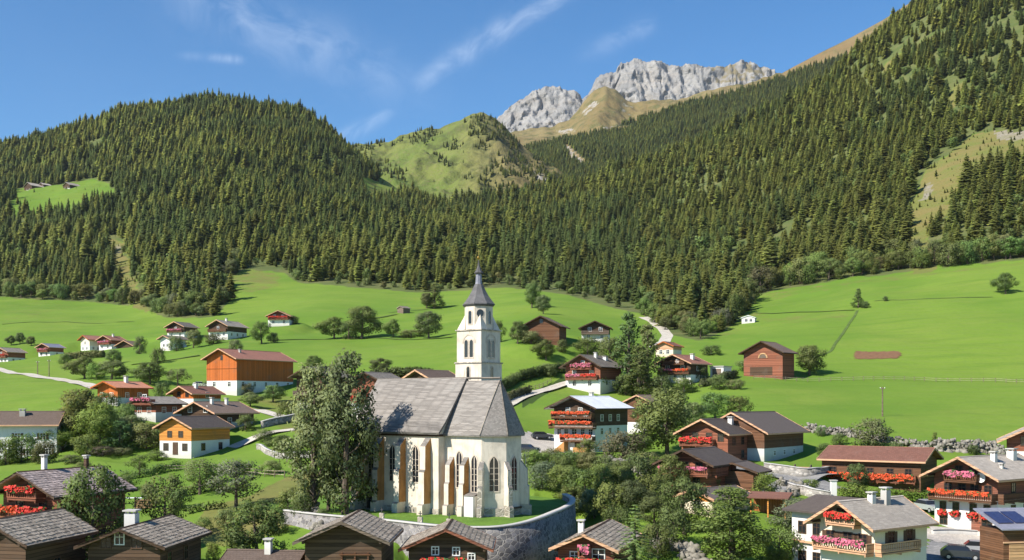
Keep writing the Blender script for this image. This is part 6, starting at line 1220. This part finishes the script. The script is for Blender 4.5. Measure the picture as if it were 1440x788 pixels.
boulders('stream_rocks', [(930, 772), (955, 770), (978, 792), (995, 812)], 'grey boulders along the stream gully below the thicket', 'boulders', 120, .8, .7, 'boulder', depth=1.6)
boulders('garden_stones', [(905, 672), (890, 660), (865, 655), (850, 650)], 'pale stones of a rough garden terrace in the thicket', 'stone wall', 120, 1.2, .55, 'boulder', depth=.8)
boulders('road_stones', [(1092, 706), (1110, 700), (1128, 690), (1100, 684)], 'rough stones banked beside the village road', 'stone bank', 110, 1.1, .6, 'boulder', depth=1.0)
boulders('ruin_stones', [(432, 722), (446, 728), (440, 744), (456, 752)], 'tumbled white stones of an old garden wall under the big trees', 'ruined wall', 170, 1.4, .4, 'boulder', depth=.8)
def low_wall(name, pts, label, hgt, thick=.45, mats=('field_stone', 'concrete')):
    W_ = [ground_at(*p)[:2] for p in pts]; return wall_strip(name, mats, W_, lambda x, y, s: hz(x, y) + hgt, lambda x, y, s: hz(x, y) - .6, thick, label, 'wall')
low_wall('terrace_wall', [(368, 603), (385, 598), (405, 594), (432, 586)], 'stone terrace wall along the garden path', 1.3)
low_wall('terrace_wall', [(362, 632), (374, 638), (386, 644)], 'pale angled wall at the corner of the yellow house lawn', .9, .4, ('field_stone', 'concrete'))
low_wall('terrace_wall', [(388, 645), (415, 645), (445, 644)], 'grey stone wall under the olive bushes behind the huge church trees', 1.0, .4)
low_wall('yard_wall', [(1110, 692), (1140, 700), (1168, 706)], 'grey stone wall along the edge of the road bend', 1.3)
low_wall('yard_wall', [(1075, 664), (1105, 668), (1140, 672), (1168, 668)], 'grassy stone wall under the big brown barn', 1.4)
low_wall('yard_wall', [(1310, 752), (1345, 752), (1390, 754)], 'low pale wall before the door of the inn', .7, .35, ('concrete', 'concrete'))
low_wall('village_wall', [(690, 652), (720, 650), (742, 655)], 'short pale wall at the edge of the village square', 1.6, .5, ('concrete', 'concrete'))
def hedge(name, pts, wid, hgt, label, col, leaf=.13, group=None, y0=60):
    W_ = [ground_at(*p, y0)[:2] for p in pts]; P = smooth_path(W_, 8); c = P[len(P) // 2]; z0 = hz(*c); cen = []; rad = []
    L = np.concatenate([[0], np.cumsum(np.linalg.norm(np.diff(P, axis=0), axis=1))]); n = max(4, int(L[-1] / (wid * .45)))
    for k in range(n):
        s = L[-1] * (k + .5) / n; x = np.interp(s, L, P[:, 0]); y = np.interp(s, L, P[:, 1])
        for q in range(2): cen.append((x - c[0] + random.uniform(-.15, .15) * wid, y - c[1] + random.uniform(-.15, .15) * wid, hz(x, y) - z0 + hgt * (.35 + .38 * q))); rad.append(min(wid, hgt) * random.uniform(.42, .55))
    V, F, rn = leaf_cloud(cen, rad, 150, leaf, len(label), squash=.9, shell=.7); o = link(name, npmesh(name, V, F, M['leaf'], None, rn), None, (c[0], c[1], z0)); o.color = tone(col); return tag(o, label, 'hedge', group)
hedge('clipped_hedge', [(1180, 700), (1220, 703), (1262, 706), (1308, 707)], 1.3, 1.7, 'clipped green hedge before the long low house', 'lime')
hedge('field_hedge', [(690, 556), (725, 540), (760, 530), (795, 524)], 2.2, 2.4, 'dark hedge climbing along the lane behind the church', 'dark', .2)
hedge('field_hedge', [(690, 572), (715, 563), (745, 553)], 1.6, 1.5, 'olive lower hedge under the dark lane hedge', 'olive', .2)
hedge('garden_hedge', [(168, 676), (200, 672), (232, 664), (256, 660)], 1.3, 1.2, 'garden hedge across the lawn below the garden clump', 'mid')
hedge('garden_hedge', [(232, 702), (262, 698), (290, 692), (318, 688)], 1.3, 1.3, 'bushy hedge along the top of the dry bank', 'mid')
hedge('bank_hedge', [(262, 724), (290, 718), (316, 716)], 1.0, .9, 'low dark hedge on the dry garden bank', 'dark')
hedge('far_hedge', [(92, 506), (120, 504), (146, 503)], 2.4, 2.2, 'olive hedge in front of the far hamlet', 'olive', .3)
hedge('wall_hedge', [(985, 545), (1010, 538), (1034, 530)], 1.8, 1.6, 'dark hedge running down from the arched barn', 'dark', .2)
hedge('meadow_hedge', [(520, 536), (560, 532), (610, 534)], 2.0, 2.6, 'dark bushes behind the church ridge', 'dark', .25, y0=215)
def car(px, yb, ang, paint, label, Y=None):
    X, Y, Z = ground_at(px, yb) if Y is None else ((px - CX) / FPX * Y, Y, hz((px - CX) / FPX * Y, Y)); o = empty('parked_car', (X, Y, Z + .1), ang); tag(o, label, 'car', 'parked cars'); mb = MB()
    prof = [(-2.1, .35), (2.1, .35), (2.12, .72), (1.95, .9), (1.0, 1.0), (-1.95, 1.02), (-2.12, .8)]; mb.prism([(x, -.86, z) for x, z in prof], (0, 1.72, 0)); mb.build('body', M[paint], o)
    cab = [(1.0, .99), (.35, 1.45), (-1.35, 1.5), (-1.95, 1.01)]; mb = MB(); a = [(x, -.80 if z < 1.2 else -.66, z) for x, z in cab]; b = [(x, -y, z) for x, y, z in a]
    for k in range(4): k2 = (k + 1) % 4; mb.face([a[k], a[k2], b[k2], b[k]])
    mb.face(a); mb.face(b[::-1]); mb.build('windows', M['glass'], o)
    mb = MB(); mb.prism([(.32, -.64, 1.452), (-1.33, -.64, 1.502), (-1.33, .64, 1.502), (.32, .64, 1.452)], (0, 0, .035)); mb.build('car_roof', M[paint], o)
    for sx in (-1.3, 1.32):
        for sy in (-.8, .8):
            mb = MB(); n = 12; rng_ = [[(sx + r * math.cos(2 * math.pi * k / n), sy * 1.0 + d, .32 + r * math.sin(2 * math.pi * k / n)) for k in range(n)] for r, d in ((.32, -.1), (.32, .1))]
            for k in range(n): mb.face([rng_[0][k], rng_[0][(k + 1) % n], rng_[1][(k + 1) % n], rng_[1][k]])
            mb.face(rng_[0]); mb.face(rng_[1]); wh = mb.build('wheel', M['rubber'], o); mb = MB(); y_ = sy + (.11 if sy > 0 else -.11); mb.face([(sx + .19 * math.cos(2 * math.pi * k / n), y_, .32 + .19 * math.sin(2 * math.pi * k / n)) for k in range(n)]); mb.build('rim', M['car_silver'], wh)
    for sy in (-.6, .6): mb = MB(); mb.box(2.08, 2.14, sy - .18, sy + .18, .66, .8); mb.build('headlight', M['headlight'], o)
    return o
car(762, 619, R(15), 'car_dark', 'dark car parked against the metal-roofed chalet'); car(742, 638, R(-30), 'car_dark', 'dark car on the village square close to the apse'); car(283, 546, R(10), 'car_white', 'white car at the gable of the orange barn'); car(322, 545, R(5), 'car_white', 'white car between the barn gable and its white base')
car(1306, 700, R(-75), 'car_silver', 'silver car between the long house and the inn', Y=139); car(1352, 788, R(-20), 'car_dark', 'dark car in the shaded inn yard'); car(1382, 782, R(-18), 'car_silver', 'silver car in the sun of the inn yard')
# small things in the gardens
def slab_thing(name, px, yb, label, cat, ang, build):
    X, Y, Z = ground_at(px, yb); o = empty(name, (X, Y, Z), ang); tag(o, label, cat); build(o); return o
def _table(o):
    mb = MB(); mb.box(-1.3, 1.3, -.4, .4, .7, .76); mb.build('table_top', M['white_paint'], o)
    for x in (-1.1, 1.1): mb = MB(); mb.box(x - .04, x + .04, -.35, .35, -.1, .7); mb.build('trestle', M['white_paint'], o)
slab_thing('garden_table', 185, 709, 'white garden table on the lawn behind the round tree', 'table', R(8), _table)
def _logs(o):
    mb = MB()
    for r in range(5):
        for k in range(9 - r % 2): mb.tube([(-1 + .23 * k + .11 * (r % 2), 0, .12 + .21 * r), (-1 + .23 * k + .11 * (r % 2), 1.0, .12 + .21 * r)], [.11, .11], 7)
    mb.build('firewood', M['pale_wood'], o)
    for x in (-1.2, 1.15): mb = MB(); mb.box(x - .05, x + .05, .1, .9, -.1, 1.4); mb.build('upright', M['grey_wood'], o)
slab_thing('wood_pile', 1128, 668, 'pile of cut firewood under the big brown barn', 'wood pile', R(-30), _logs)
slab_thing('wood_pile', 204, 716, 'firewood heap beyond the stout square chimney', 'wood pile', R(10), _logs)
def _pillar(o):
    mb = MB(); mb.box(-.35, .35, -.35, .35, -.5, 2.6); mb.build('shaft', M['white_plaster'], o); mb = MB(); mb.box(-.45, .45, -.45, .45, 2.6, 2.72); mb.build('cap', M['concrete'], o)
slab_thing('gate_pillar', 1172, 705, 'white gate pillar at the end of the clipped hedge', 'pillar', 0, _pillar)
def _grave(o):
    mb = MB(); mb.box(-.3, .3, -.08, .08, 0, .75); mb.build('stone', M['quoin_stone'], o); mb = MB(); mb.box(-.04, .04, -.03, .03, .75, 1.35); mb.box(-.2, .2, -.032, .032, 1.05, 1.13); mb.build('iron_cross', M['iron'], o)
for (x, y, lb) in ((-13.5, 110.6, 'gravestone with iron cross nearest the buttressed nave corner'), (-9.2, 106.9, 'small gravestone in the middle of the churchyard edge'), (-6.2, 105.2, 'gravestone with iron cross below the sacristy annex')):
    o = empty('gravestone', (x, y, CHZ), R(-37)); tag(o, lb, 'gravestone'); _grave(o)

# ------------------------------------------------------------------ the air of the valley
mb = MB(); mb.box(-2700, 2700, -30, 6400, -60, 1950); hz_o = mb.build('haze', [])
m = bpy.data.materials.new('haze'); m.use_nodes = True; t = NT(m.node_tree); pv = t.n('ShaderNodeVolumePrincipled'); pv.inputs['Density'].default_value = 2.0e-5
pv.inputs['Color'].default_value = (.80, .88, 1, 1); pv.inputs['Anisotropy'].default_value = 0.1
t.t.links.new(pv.outputs[0], t.n('ShaderNodeOutputMaterial').inputs['Volume']); hz_o.data.materials.append(m); tag(hz_o, kind='stuff')
